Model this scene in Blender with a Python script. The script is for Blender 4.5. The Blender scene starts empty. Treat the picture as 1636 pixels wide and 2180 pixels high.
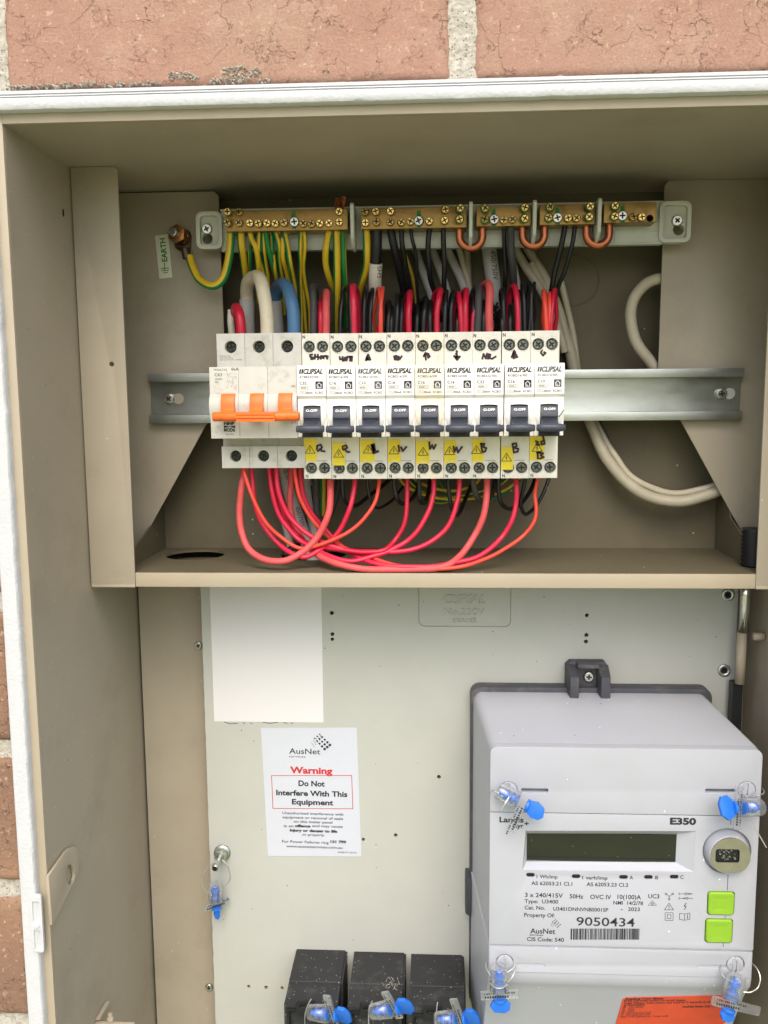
import bpy, bmesh, math, random
from mathutils import Vector, Matrix, noise
random.seed(7)
C = bpy.context.scene.collection
SC = bpy.context.scene
MM = 0.001

# ------------------------------------------------------------------ camera
PITCH, YAW, ROLL = math.radians(7.246), math.radians(2.979), math.radians(-0.0726)
FPX, CXP, CYP, DIST = 1872.0, 818.0, 1090.0, 610.0      # focal length in photo pixels, camera 610 mm before the rail
def _rot():
    cx, sx = math.cos(PITCH), math.sin(PITCH); cy, sy = math.cos(YAW), math.sin(YAW); cz, sz = math.cos(ROLL), math.sin(ROLL)
    A = Matrix(((cz, -sz, 0), (sz, cz, 0), (0, 0, 1))); B = Matrix(((cy, 0, sy), (0, 1, 0), (-sy, 0, cy)))
    D = Matrix(((1, 0, 0), (0, cx, -sx), (0, sx, cx)))
    return A @ B @ D                                     # world (right, down, forward) -> camera (right, down, forward)
RM = _rot()
cam = bpy.data.cameras.new('camera'); camo = bpy.data.objects.new('camera', cam); C.objects.link(camo)
r0, r1, r2 = RM[0], RM[1], RM[2]
def w2b(v): return Vector((v[0], v[2], -v[1]))           # (right, down, forward) -> blender
ax, ay, az = w2b(r0), -w2b(r1), -w2b(r2)
camo.matrix_world = Matrix(((ax.x, ay.x, az.x, 0), (ax.y, ay.y, az.y, -DIST*MM), (ax.z, ay.z, az.z, 0), (0, 0, 0, 1)))
cam.sensor_fit = 'VERTICAL'; cam.sensor_height = 36; cam.lens = 36*FPX/2180
cam.clip_start = 0.01; cam.clip_end = 300
SC.camera = camo

# ------------------------------------------------------------------ daylight
SUN_EL, SUN_AZ = math.radians(50), math.radians(4)      # azimuth measured from straight behind the camera, + = from the right
w = bpy.data.worlds.new('World'); SC.world = w; w.use_nodes = True
nt = w.node_tree; bg = nt.nodes['Background']
sky = nt.nodes.new('ShaderNodeTexSky'); sky.sky_type = 'NISHITA'; sky.sun_disc = False
sky.sun_elevation = SUN_EL; sky.sun_rotation = math.pi + SUN_AZ*-1
sky.dust_density = 4.0; sky.ozone_density = 1.0; sky.air_density = 1.0
nt.links.new(sky.outputs[0], bg.inputs[0]); bg.inputs[1].default_value = 0.13
sl = bpy.data.lights.new('sun', 'SUN'); sl.energy = 0.7; sl.angle = math.radians(50); sl.color = (1.0, 0.975, 0.94)
so = bpy.data.objects.new('sun', sl); C.objects.link(so)
sd = Vector((math.sin(SUN_AZ)*math.cos(SUN_EL), -math.cos(SUN_AZ)*math.cos(SUN_EL), math.sin(SUN_EL)))
so.rotation_euler = sd.to_track_quat('Z', 'Y').to_euler(); so.location = sd*3
vs = SC.view_settings; SC.display_settings.display_device = 'sRGB'
vs.view_transform = 'Standard'; vs.look = 'None'; vs.gamma = 1.0; vs.use_curve_mapping = False; vs.exposure = 1.1
SC.cycles.max_bounces = 8; SC.cycles.transmission_bounces = 8; SC.cycles.transparent_max_bounces = 8
SC.cycles.caustics_refractive = False; SC.cycles.caustics_reflective = False; SC.cycles.sample_clamp_indirect = 6

# ------------------------------------------------------------------ pixel of the photograph -> point (mm) on a plane of given depth
def RAY(px, py):
    d = Vector(((px-CXP)/FPX, (py-CYP)/FPX, 1.0))
    wv = RM.transposed() @ d
    return w2b(wv)
def P(px, py, Y):
    d = RAY(px, py); t = (DIST+Y)/d.y
    return Vector((d.x*t, Y, d.z*t))
def PX(px, py, X):
    d = RAY(px, py); t = X/d.x
    return Vector((X, -DIST+d.y*t, d.z*t))
def PZ(px, py, Z):
    d = RAY(px, py); t = Z/d.z
    return Vector((d.x*t, -DIST+d.y*t, Z))
def PP(px, py, p0, n):
    d = RAY(px, py); o = Vector((0, -DIST, 0)); t = (Vector(p0)-o).dot(n)/d.dot(n)
    return o+d*t
def ZZ(py, Y, px=912): return P(px, py, Y).z
def XX(px, Y, py=850): return P(px, py, Y).x
def MPP(Y): return (DIST+Y)/FPX                            # mm per photo pixel

# ------------------------------------------------------------------ materials
def S(r, g, b):
    f = lambda c: (c/255/12.92) if c/255 <= 0.04045 else ((c/255+0.055)/1.055)**2.4
    return (f(r), f(g), f(b), 1.0)
def mat(name, col, rough=0.5, metal=0.0, var=0.08, vs=40, bump=0.0, bs=900, speck=None, speck_size=500, coat=0.0, col2=None, trans=0.0, ior=1.45, rvar=0.1, spec=0.5, sub=0.0, dirt=None, dirt_amt=0.5, dirt_scale=25, aniso=None):
    m = bpy.data.materials.new(name); m.use_nodes = True
    n = m.node_tree.nodes; l = m.node_tree.links; b = n['Principled BSDF']
    b.inputs['Roughness'].default_value = rough; b.inputs['Metallic'].default_value = metal
    b.inputs['IOR'].default_value = ior; b.inputs['Transmission Weight'].default_value = trans
    b.inputs['Coat Weight'].default_value = coat; b.inputs['Specular IOR Level'].default_value = spec
    if sub: b.inputs['Subsurface Weight'].default_value = sub; b.inputs['Subsurface Scale'].default_value = 0.002
    geo = n.new('ShaderNodeNewGeometry'); pos = geo.outputs['Position']
    if aniso:
        mp = n.new('ShaderNodeMapping'); mp.inputs['Scale'].default_value = aniso; l.new(pos, mp.inputs[0]); pos2 = mp.outputs[0]
    else: pos2 = pos
    nz = n.new('ShaderNodeTexNoise'); nz.inputs['Scale'].default_value = vs; nz.inputs['Detail'].default_value = 5; nz.inputs['Roughness'].default_value = 0.6
    l.new(pos2, nz.inputs['Vector'])
    mr = n.new('ShaderNodeMapRange'); mr.inputs[1].default_value = 0.3; mr.inputs[2].default_value = 0.7
    mr.inputs[3].default_value = 1-var; mr.inputs[4].default_value = 1+var; l.new(nz.outputs[0], mr.inputs[0])
    base = n.new('ShaderNodeMix'); base.data_type = 'RGBA'
    base.inputs['A'].default_value = col; base.inputs['B'].default_value = col2 or col
    l.new(nz.outputs[0], base.inputs['Factor'])
    hs = n.new('ShaderNodeHueSaturation'); l.new(base.outputs['Result'], hs.inputs['Color']); l.new(mr.outputs[0], hs.inputs['Value'])
    cur = hs.outputs[0]
    if dirt:
        dn = n.new('ShaderNodeTexNoise'); dn.inputs['Scale'].default_value = dirt_scale; dn.inputs['Detail'].default_value = 8; dn.inputs['Roughness'].default_value = 0.72
        l.new(pos, dn.inputs['Vector'])
        dr = n.new('ShaderNodeMapRange'); dr.inputs[1].default_value = 0.52; dr.inputs[2].default_value = 0.75; dr.inputs[3].default_value = 0; dr.inputs[4].default_value = dirt_amt
        l.new(dn.outputs[0], dr.inputs[0])
        dm = n.new('ShaderNodeMix'); dm.data_type = 'RGBA'; dm.inputs['B'].default_value = dirt
        l.new(dr.outputs[0], dm.inputs['Factor']); l.new(cur, dm.inputs['A']); cur = dm.outputs['Result']
    if speck:
        vo = n.new('ShaderNodeTexVoronoi'); vo.inputs['Scale'].default_value = speck_size; l.new(pos, vo.inputs['Vector'])
        cmp_ = n.new('ShaderNodeMath'); cmp_.operation = 'LESS_THAN'; cmp_.inputs[1].default_value = speck[2] if len(speck) > 2 else 0.22; l.new(vo.outputs['Distance'], cmp_.inputs[0])
        sep = n.new('ShaderNodeSeparateColor'); l.new(vo.outputs['Color'], sep.inputs[0])
        gt = n.new('ShaderNodeMath'); gt.operation = 'LESS_THAN'; gt.inputs[1].default_value = speck[1]; l.new(sep.outputs[0], gt.inputs[0])
        mu = n.new('ShaderNodeMath'); mu.operation = 'MULTIPLY'; l.new(cmp_.outputs[0], mu.inputs[0]); l.new(gt.outputs[0], mu.inputs[1])
        mx = n.new('ShaderNodeMix'); mx.data_type = 'RGBA'; l.new(mu.outputs[0], mx.inputs['Factor']); l.new(cur, mx.inputs['A']); mx.inputs['B'].default_value = speck[0]
        cur = mx.outputs['Result']
    l.new(cur, b.inputs['Base Color'])
    rr = n.new('ShaderNodeMapRange'); rr.inputs[3].default_value = max(0.02, rough-rvar); rr.inputs[4].default_value = min(1, rough+rvar)
    l.new(nz.outputs[0], rr.inputs[0]); l.new(rr.outputs[0], b.inputs['Roughness'])
    if bump:
        bn = n.new('ShaderNodeTexNoise'); bn.inputs['Scale'].default_value = bs; bn.inputs['Detail'].default_value = 3; l.new(pos2 if aniso else pos, bn.inputs['Vector'])
        bp = n.new('ShaderNodeBump'); bp.inputs['Strength'].default_value = 1.0; bp.inputs['Distance'].default_value = bump*MM
        l.new(bn.outputs[0], bp.inputs['Height']); l.new(bp.outputs[0], b.inputs['Normal'])
    return m
M = {}
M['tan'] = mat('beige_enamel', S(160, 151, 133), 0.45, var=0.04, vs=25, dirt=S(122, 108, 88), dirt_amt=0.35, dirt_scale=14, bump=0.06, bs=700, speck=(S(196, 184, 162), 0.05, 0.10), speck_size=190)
M['shaded_dusty_tan'] = mat('dusty_tan_with_recess_shade', S(100, 93, 72), 0.6, var=0.08, vs=30, bump=0.1, bs=600, dirt=S(84, 76, 60), dirt_amt=0.6, dirt_scale=18, speck=(S(200, 190, 175), 0.06, 0.1), speck_size=150)  # dusty enamel, darkened so the recess shade is painted into its colour
M['tan_front'] = mat('beige_enamel_lip', S(168, 157, 136), 0.45, var=0.04, vs=30, bump=0.08, bs=600)
M['white_flange'] = mat('white_painted_flange', S(194, 196, 197), 0.6, var=0.03, vs=60, bump=0.35, bs=500)
M['panel'] = mat('pale_grey_panel', S(178, 180, 172), 0.5, var=0.025, vs=30, bump=0.05, bs=900, speck=(S(70, 68, 60), 0.055, 0.10), speck_size=220)
M['cutedge'] = mat('raw_panel_edge', S(150, 140, 120), 0.8, var=0.2, vs=300, bump=0.4, bs=600)
M['void'] = mat('dark_cavity', S(22, 20, 17), 0.9)
M['zinc'] = mat('zinc_plated_rail', S(184, 190, 184), 0.36, 0.9, var=0.10, vs=90, bump=0.03, bs=500, aniso=(0.35, 1, 1), rvar=0.14, dirt=S(120, 128, 120), dirt_amt=0.35)
M['zincscrew'] = mat('zinc_screw', S(190, 192, 186), 0.28, 0.95, var=0.15, vs=400)
M['recess_shade_grime'] = mat('screw_recess_shade_and_grime', S(58, 54, 46), 0.6, 0.5)  # dark tone paints shadow into the cross recesses, along with grime
M['darkscrew'] = mat('steel_terminal_screw', S(112, 118, 114), 0.34, 0.9, var=0.35, vs=500, dirt=S(70, 78, 72), dirt_scale=300)
M['blackscrew'] = mat('dark_terminal_screw', S(62, 66, 62), 0.3, 0.9, var=0.3, vs=500)
M['brass'] = mat('brass_bar', S(158, 130, 80), 0.42, 0.85, var=0.18, vs=120, bump=0.04, aniso=(0.3, 1, 1), dirt=S(96, 74, 42), dirt_amt=0.8, dirt_scale=60)
M['brass_screw'] = mat('brass_screw', S(208, 182, 112), 0.26, 0.95, var=0.2, vs=500)
M['copper'] = mat('copper_link', S(190, 116, 82), 0.35, 0.9, var=0.15, vs=200, bump=0.05, dirt=S(90, 50, 34), dirt_amt=0.4)
M['bronze'] = mat('brass_nut', S(170, 120, 74), 0.35, 0.9, var=0.2, vs=300)
M['lug'] = mat('dull_lug_metal', S(96, 84, 66), 0.5, 0.8, var=0.25, vs=300)
M['abs'] = mat('pale_grey_plastic', S(196, 199, 188), 0.45, var=0.03, vs=60, sub=0.05, dirt=S(150, 148, 130), dirt_amt=0.25)
M['mcb'] = mat('off_white_breaker_plastic', S(218, 216, 204), 0.45, var=0.03, vs=120, bump=0.02, dirt=S(160, 152, 130), dirt_amt=0.25, dirt_scale=90)
M['msw'] = mat('grey_white_main_switch_plastic', S(196, 195, 186), 0.45, var=0.03, vs=120, bump=0.02, dirt=S(128, 118, 98), dirt_amt=0.55, dirt_scale=110)
M['mcbwhite'] = mat('white_breaker_plastic', S(232, 231, 225), 0.4, var=0.015, vs=100)
M['cream'] = mat('aged_cream_breaker_plastic', S(228, 221, 203), 0.45, var=0.02, vs=100, dirt=S(170, 140, 95), dirt_amt=0.45, dirt_scale=160)
M['toggle'] = mat('dark_slate_toggle', S(58, 63, 74), 0.42, var=0.15, vs=300, dirt=S(104, 106, 108), dirt_amt=0.35, dirt_scale=220)
M['blackplastic'] = mat('black_plastic', S(24, 25, 28), 0.45, var=0.15, vs=200)
M['dustyblack'] = mat('dusty_black_plastic', S(40, 41, 43), 0.6, var=0.15, vs=120, bump=0.1, bs=900, speck=(S(150, 150, 145), 0.30, 0.16), speck_size=420, dirt=S(96, 96, 92), dirt_amt=0.45, dirt_scale=60)
M['darkgrey'] = mat('dark_grey_plastic', S(66, 68, 74), 0.55, var=0.1, vs=100, dirt=S(130, 122, 112), dirt_amt=0.6, dirt_scale=50)
M['orange'] = mat('orange_toggle', S(238, 112, 38), 0.42, var=0.04, vs=200, dirt=S(120, 62, 28), dirt_amt=0.4, dirt_scale=140)
M['ink'] = mat('black_print', S(40, 40, 44), 0.7)
M['inkgrey'] = mat('grey_print', S(78, 78, 80), 0.7)
M['marker'] = mat('brown_black_marker', S(48, 22, 34), 0.45, var=0.2, vs=300)
M['yellow'] = mat('yellow_sticker', S(234, 212, 52), 0.5, var=0.04, vs=150)
M['whiteprint'] = mat('white_print', S(235, 235, 235), 0.6)
M['redprint'] = mat('red_print', S(186, 44, 44), 0.6)
M['greenprint'] = mat('green_print', S(30, 120, 60), 0.6)
M['sticker'] = mat('bluish_white_sticker', S(194, 199, 208), 0.45, var=0.015, vs=60)
M['blank'] = mat('blank_white_label', S(214, 214, 214), 0.6, var=0.0)
M['tagwhite'] = mat('cream_tag', S(210, 212, 192), 0.5, var=0.05, vs=100)
M['orangelabel'] = mat('orange_red_label', S(200, 76, 46), 0.55, var=0.08, vs=120)
M['meter'] = mat('light_grey_meter_plastic', S(170, 173, 180), 0.45, var=0.02, vs=50, bump=0.025, bs=1200, speck=(S(240, 240, 240), 0.07, 0.10), speck_size=200, dirt=S(168, 166, 160), dirt_amt=0.35, dirt_scale=40)
M['lcd'] = mat('dark_lcd', S(28, 33, 21), 0.14, var=0.12, vs=40, coat=0.6, speck=(S(150, 152, 140), 0.10, 0.12), speck_size=500)
M['green'] = mat('green_button', S(132, 176, 44), 0.45, var=0.03, vs=200)
M['steel'] = mat('port_steel', S(176, 174, 154), 0.36, 0.85, var=0.08, vs=150, speck=(S(230, 230, 220), 0.1, 0.12), speck_size=600)
M['blue'] = mat('blue_seal_plastic', S(36, 108, 204), 0.4, var=0.05, vs=300, sub=0.05)
def clear_mat(name):
    m = bpy.data.materials.new(name); m.use_nodes = True; n = m.node_tree.nodes; l = m.node_tree.links; n.clear()
    o = n.new('ShaderNodeOutputMaterial'); tr = n.new('ShaderNodeBsdfTransparent'); tr.inputs[0].default_value = (.93, .95, .97, 1)
    gl = n.new('ShaderNodeBsdfGlossy'); gl.inputs['Roughness'].default_value = .12; df = n.new('ShaderNodeBsdfDiffuse'); df.inputs[0].default_value = (.8, .82, .85, 1)
    fr = n.new('ShaderNodeLayerWeight'); fr.inputs[0].default_value = .45; mp = n.new('ShaderNodeMapRange'); mp.inputs[3].default_value = .10; mp.inputs[4].default_value = .85; l.new(fr.outputs['Facing'], mp.inputs[0])
    m1 = n.new('ShaderNodeMixShader'); m1.inputs[0].default_value = .25; l.new(gl.outputs[0], m1.inputs[1]); l.new(df.outputs[0], m1.inputs[2])
    m2 = n.new('ShaderNodeMixShader'); l.new(mp.outputs[0], m2.inputs[0]); l.new(tr.outputs[0], m2.inputs[1]); l.new(m1.outputs[0], m2.inputs[2]); l.new(m2.outputs[0], o.inputs[0])
    return m
M['clear'] = clear_mat('clear_seal_plastic')
M['sealwire'] = mat('seal_wire', S(205, 205, 200), 0.35, 0.7)
M['chrome'] = mat('bright_strut_rod', S(220, 224, 214), 0.15, 1.0, var=0.03)
M['red'] = mat('crimson_wire_insulation', S(192, 26, 56), 0.38, var=0.07, vs=90, bump=0.02)
M['pinkred'] = mat('bright_pink_red_insulation', S(208, 38, 70), 0.36, var=0.06, vs=90, bump=0.02)
M['orangered'] = mat('orange_red_insulation', S(224, 74, 58), 0.42, var=0.06, vs=90, bump=0.02)
M['fadedred'] = mat('faded_red_insulation', S(206, 84, 84), 0.55, var=0.12, vs=160, bump=0.05)
M['black'] = mat('black_wire_insulation', S(22, 23, 25), 0.4, var=0.15, vs=100, bump=0.02)
M['greywire'] = mat('dark_grey_cable_insulation', S(62, 62, 62), 0.6, var=0.12, vs=200, bump=0.08)
M['greycable'] = mat('light_grey_cable_sheath', S(190, 189, 186), 0.5, var=0.05, vs=80, bump=0.05)
M['buffcable'] = mat('buff_cable_sheath', S(184, 176, 154), 0.5, var=0.06, vs=80, bump=0.05)  # buff tone, darker than the cream white sheath
M['whitecable'] = mat('cream_white_cable_sheath', S(218, 208, 182), 0.45, var=0.05, vs=80, bump=0.05, dirt=S(150, 130, 95), dirt_amt=0.25)
M['paleconduit'] = mat('pale_cream_conduit', S(176, 169, 148), 0.45, var=0.04, vs=80)
M['bluecable'] = mat('faded_blue_insulation', S(86, 124, 160), 0.5, var=0.1, vs=70, bump=0.03, col2=S(66, 110, 156))
M['yel'] = mat('yellow_insulation', S(222, 186, 44), 0.42, var=0.06, vs=100)
M['grn'] = mat('green_insulation', S(26, 128, 66), 0.42, var=0.08, vs=100)
M['sleeve'] = mat('white_cable_sleeve', S(214, 210, 196), 0.55, var=0.06, vs=120, bump=0.05)

def brick_mat(name, c1, c2, c3):
    m = bpy.data.materials.new(name); m.use_nodes = True; n = m.node_tree.nodes; l = m.node_tree.links; b = n['Principled BSDF']
    b.inputs['Roughness'].default_value = 0.9; b.inputs['Specular IOR Level'].default_value = 0.2
    pos = n.new('ShaderNodeNewGeometry').outputs['Position']
    def noise_(sc, det=5, ro=0.6):
        x = n.new('ShaderNodeTexNoise'); x.inputs['Scale'].default_value = sc; x.inputs['Detail'].default_value = det; x.inputs['Roughness'].default_value = ro; l.new(pos, x.inputs['Vector']); return x
    def rng(s, a, bb, c, d):
        x = n.new('ShaderNodeMapRange'); x.inputs[1].default_value = a; x.inputs[2].default_value = bb; x.inputs[3].default_value = c; x.inputs[4].default_value = d; l.new(s, x.inputs[0]); return x.outputs[0]
    def mix(f, A, B):
        x = n.new('ShaderNodeMix'); x.data_type = 'RGBA'; l.new(f, x.inputs['Factor'])
        for k, v in (('A', A), ('B', B)):
            if isinstance(v, tuple): x.inputs[k].default_value = v
            else: l.new(v, x.inputs[k])
        return x.outputs['Result']
    c = mix(rng(noise_(14).outputs[0], .35, .65, 0, 1), c1, c2)
    c = mix(rng(noise_(38, 8, .7).outputs[0], .5, .72, 0, .7), c, c3)
    c = mix(rng(noise_(900, 3).outputs[0], .3, .7, 0, .25), c, S(120, 82, 66))
    c = mix(rng(noise_(330, 3).outputs[0], .62, .72, 0, .55), c, S(226, 196, 170))
    # fine wandering fire cracks
    dn = noise_(70, 5, .6); vm = n.new('ShaderNodeVectorMath'); vm.operation = 'MULTIPLY_ADD'; l.new(dn.outputs[1], vm.inputs[0]); vm.inputs[1].default_value = (.022, .022, .022); l.new(pos, vm.inputs[2])
    cracks = []
    for sc, th, mlo in ((58, .009, .51), (150, .012, .545)):
        vo = n.new('ShaderNodeTexVoronoi'); vo.feature = 'DISTANCE_TO_EDGE'; vo.inputs['Scale'].default_value = sc; l.new(vm.outputs[0], vo.inputs['Vector'])
        a = rng(vo.outputs['Distance'], 0.004, th, 1, 0)
        k = rng(noise_(55 if sc < 100 else 85, 3).outputs[0], mlo, mlo+.07, 0, 1)
        q = n.new('ShaderNodeMath'); q.operation = 'MULTIPLY'; l.new(a, q.inputs[0]); l.new(k, q.inputs[1]); cracks.append(q.outputs[0])
    mxx = n.new('ShaderNodeMath'); mxx.operation = 'MAXIMUM'; l.new(cracks[0], mxx.inputs[0]); l.new(cracks[1], mxx.inputs[1])
    c = mix(rng(mxx.outputs[0], 0, 1, 0, .62), c, S(112, 66, 56))
    l.new(c, b.inputs['Base Color'])
    h = n.new('ShaderNodeMath'); h.operation = 'MULTIPLY_ADD'; l.new(mxx.outputs[0], h.inputs[0]); h.inputs[1].default_value = -1.2
    hn = noise_(170, 10, .8); l.new(hn.outputs[0], h.inputs[2])
    bp = n.new('ShaderNodeBump'); bp.inputs['Distance'].default_value = .0024; bp.inputs['Strength'].default_value = .9; l.new(h.outputs[0], bp.inputs['Height']); l.new(bp.outputs[0], b.inputs['Normal'])
    return m
M['brick'] = brick_mat('pink_red_brick', S(190, 150, 130), S(190, 156, 134), S(206, 176, 154))
M['brickdark'] = brick_mat('brown_brick', S(170, 134, 108), S(152, 122, 102), S(182, 150, 124))
M['mortar'] = mat('grey_mortar', S(178, 173, 160), 0.95, var=0.25, vs=400, bump=1.2, bs=420, speck=(S(110, 105, 95), 0.3, 0.3), speck_size=700)
M['lawn'] = mat('lawn_green', S(168, 166, 134), 0.95, var=0.2, vs=6, col2=S(150, 158, 118), bump=8, bs=80)

# ------------------------------------------------------------------ object and mesh helpers
ORG = {}
def root_of(o):
    while o.parent: o = o.parent
    return o
def tag(o, label=None, cat=None, group=None, kind=None):
    if label: o['label'] = label
    if cat: o['category'] = cat
    if group: o['group'] = group
    if kind: o['kind'] = kind
    return o
def thing(name, loc, label=None, cat=None, group=None):
    o = bpy.data.objects.new(name, None); C.objects.link(o); o.empty_display_size = 0.01
    o.location = Vector(loc)*MM; ORG[o] = Vector(loc)
    return tag(o, label, cat, group)
class MB:
    """collects shapes (in mm) and links them as one mesh object"""
    def __init__(s): s.bm = bmesh.new()
    def face(s, vs, mi=0, sm=False):
        try: f = s.bm.faces.new(vs)
        except ValueError: return None
        f.material_index = mi; f.smooth = sm; return f
    def loft(s, rings, mi=0, cap=(True, True), sm=False, closed=True):
        R = [[s.bm.verts.new(p) for p in r] for r in rings]
        n = len(R[0])
        for a, b in zip(R, R[1:]):
            for i in range(n if closed else n-1):
                j = (i+1) % n; s.face((a[i], a[j], b[j], b[i]), mi, sm)
        if cap[0]: s.face(R[0][::-1], mi)
        if cap[1]: s.face(R[-1], mi)
        return s
    def box(s, x0, x1, y0, y1, z0, z1, mi=0):
        return s.loft([[(x0, y0, z0), (x1, y0, z0), (x1, y0, z1), (x0, y0, z1)], [(x0, y1, z0), (x1, y1, z0), (x1, y1, z1), (x0, y1, z1)]], mi)
    def py(s, pts, y0, y1, mi=0): return s.loft([[(x, y0, z) for x, z in pts], [(x, y1, z) for x, z in pts]], mi)      # extrude XZ outline along Y
    def px(s, pts, x0, x1, mi=0, sm=False): return s.loft([[(x0, y, z) for y, z in pts], [(x1, y, z) for y, z in pts]], mi, sm=sm)
    def pz(s, pts, z0, z1, mi=0): return s.loft([[(x, y, z0) for x, y in pts], [(x, y, z1) for x, y in pts]], mi)
    def holes(s, outer, hs, y0, y1, mi=0, through=True, depth=3, mh=None):
        """plate with holes: front face at y0, back at y1; blind holes have a floor at y0+depth"""
        bm = s.bm; mh = mi if mh is None else mh
        def cap(y, with_holes, flip):
            loops = [outer]+(hs if with_holes else []); es = []; VL = []
            for lp in loops:
                v = [bm.verts.new((x, y, z)) for x, z in lp]; VL.append(v)
                for i in range(len(v)): es.append(bm.edges.new((v[i], v[(i+1) % len(v)])))
            g = bmesh.ops.triangle_fill(bm, use_beauty=True, use_dissolve=False, edges=es)
            for f in g['geom']:
                if isinstance(f, bmesh.types.BMFace): f.material_index = mi
            return VL
        F = cap(y0, True, False); B = cap(y1, through, True)
        def wall(a, b, m):
            for i in range(len(a)):
                j = (i+1) % len(a); s.face((a[i], a[j], b[j], b[i]), m)
        wall(F[0], B[0], mi)
        for k in range(len(hs)):
            if through: wall(F[k+1], B[k+1], mh)
            else:
                d = depth[k] if isinstance(depth, (list, tuple)) else depth
                bv = [bm.verts.new((x, y0+d, z)) for x, z in hs[k]]; wall(F[k+1], bv, mh); s.face(bv, mh)
        return s
    def ring(s, c, u, v, r, n): return [c+u*(math.cos(2*math.pi*i/n)*r)+v*(math.sin(2*math.pi*i/n)*r) for i in range(n)]
    def lathe(s, c, axis, prof, n=24, mi=0, sm=True, cap=(True, True)):
        """prof: list of (distance along axis, radius)"""
        c = Vector(c); a = Vector(axis).normalized(); u = a.orthogonal().normalized(); v = a.cross(u)
        return s.loft([s.ring(c+a*d, u, v, max(r, 1e-3), n) for d, r in prof], mi, cap, sm)
    def tube(s, pts, r, n=12, mi=0, sub=8, stripe=None, caps=True, ends=None, wob=0):
        pts = [Vector(p) for p in pts]
        Q = [pts[0]*2-pts[1]]+pts+[pts[-1]*2-pts[-2]]; out = []
        for i in range(1, len(Q)-2):
            p0, p1, p2, p3 = Q[i-1:i+3]
            for k in range(sub):
                t = k/sub; t2 = t*t; t3 = t2*t
                out.append(0.5*((2*p1)+(p2-p0)*t+(2*p0-5*p1+4*p2-p3)*t2+(3*p1-p0-3*p2+p3)*t3))
        out.append(pts[-1]); rings = []; T = (out[1]-out[0]).normalized()
        u = Vector((0, -1, 0)); u = (u-T*u.dot(T)).normalized() if abs(T.y) < 0.98 else T.orthogonal().normalized()
        if wob: out = [p+Vector((noise.noise(p*.05+Vector((r*9, 0, 0))), noise.noise(p*.05+Vector((0, 7, r*5))), noise.noise(p*.05+Vector((3, r*4, 0)))))*wob*min(1, i/12, (len(out)-1-i)/12) for i, p in enumerate(out)]
        for i, p in enumerate(out):
            t = (out[min(i+1, len(out)-1)]-out[max(i-1, 0)]).normalized()
            if t.length < .5: t = T
            q = T.rotation_difference(t); u = q @ u; u = (u-t*u.dot(t)).normalized(); T = t
            if stripe: u = ((u*0.75+(Vector((0, -1, 0))-t*-t.y)*0.25)); u = (u-t*u.dot(t)).normalized()
            v = t.cross(u)
            rings.append([p+u*(math.cos(2*math.pi*k/n)*r)+v*(math.sin(2*math.pi*k/n)*r) for k in range(n)])
        R = [[s.bm.verts.new(p) for p in rg] for rg in rings]
        for a, b in zip(R, R[1:]):
            for k in range(n):
                m_ = mi
                if stripe:
                    c_, wd = stripe; ang = ((k+.5)/n*360-c_+180) % 360-180; m_ = 0 if abs(ang) < wd else 1
                s.face((a[k], a[(k+1) % n], b[(k+1) % n], b[k]), m_, True)
        if caps: s.face(R[0][::-1], mi); s.face(R[-1], mi)
        return s
    def mesh(s, me, mtx, mi=0):
        k = len(s.bm.verts); s.bm.from_mesh(me); s.bm.verts.ensure_lookup_table()
        for v in s.bm.verts[k:]: v.co = mtx @ v.co
        for f in s.bm.faces:
            if any(v.index >= k or v.index < 0 for v in f.verts): pass
        return s
    def build(s, name, mats, parent=None, bevel=0, seg=2, origin=None, ang=35, smooth=None):
        bm = s.bm
        bmesh.ops.recalc_face_normals(bm, faces=bm.faces)
        if bevel:
            es = [e for e in bm.edges if len(e.link_faces) == 2 and e.calc_face_angle(0) > math.radians(ang)]
            if es: bmesh.ops.bevel(bm, geom=es, offset=bevel, segments=seg, profile=0.6, affect='EDGES', clamp_overlap=True, material=-1)
            if smooth is None: smooth = True
        if parent is not None: o0 = ORG.get(root_of(parent), Vector())
        else:
            if origin is None:
                vsx = [v.co for v in bm.verts]; origin = Vector((sum(v.x for v in vsx)/len(vsx), sum(v.y for v in vsx)/len(vsx), min(v.z for v in vsx)))
            o0 = Vector(origin)
        for v in bm.verts: v.co = (v.co-o0)*MM
        me = bpy.data.meshes.new(name); bm.to_mesh(me); bm.free()
        for m in (mats if isinstance(mats, (list, tuple)) else [mats]): me.materials.append(M[m] if isinstance(m, str) else m)
        if smooth:
            for p in me.polygons: p.use_smooth = True
            try: me.set_sharp_from_angle(angle=math.radians(38))
            except Exception: pass
        o = bpy.data.objects.new(name, me); C.objects.link(o)
        if parent is not None: o.parent = parent
        else: o.location = o0*MM; ORG[o] = o0
        return o
def circ(cx, cz, r, n=24, sx=1.0): return [(cx+math.cos(2*math.pi*i/n)*r*sx, cz+math.sin(2*math.pi*i/n)*r) for i in range(n)]
def rrect(x0, x1, z0, z1, r, n=5, corners=(1, 1, 1, 1)):
    """corner order: right-top, left-top, left-bottom, right-bottom"""
    out = []
    for (cx, cz, a0, on, sx, sz) in ((x1-r, z1-r, 0, corners[0], x1, z1), (x0+r, z1-r, 90, corners[1], x0, z1), (x0+r, z0+r, 180, corners[2], x0, z0), (x1-r, z0+r, 270, corners[3], x1, z0)):
        if not on: out.append((sx, sz)); continue
        for i in range(n+1):
            a = math.radians(a0+90*i/n); out.append((cx+math.cos(a)*r, cz+math.sin(a)*r))
    return out
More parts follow.
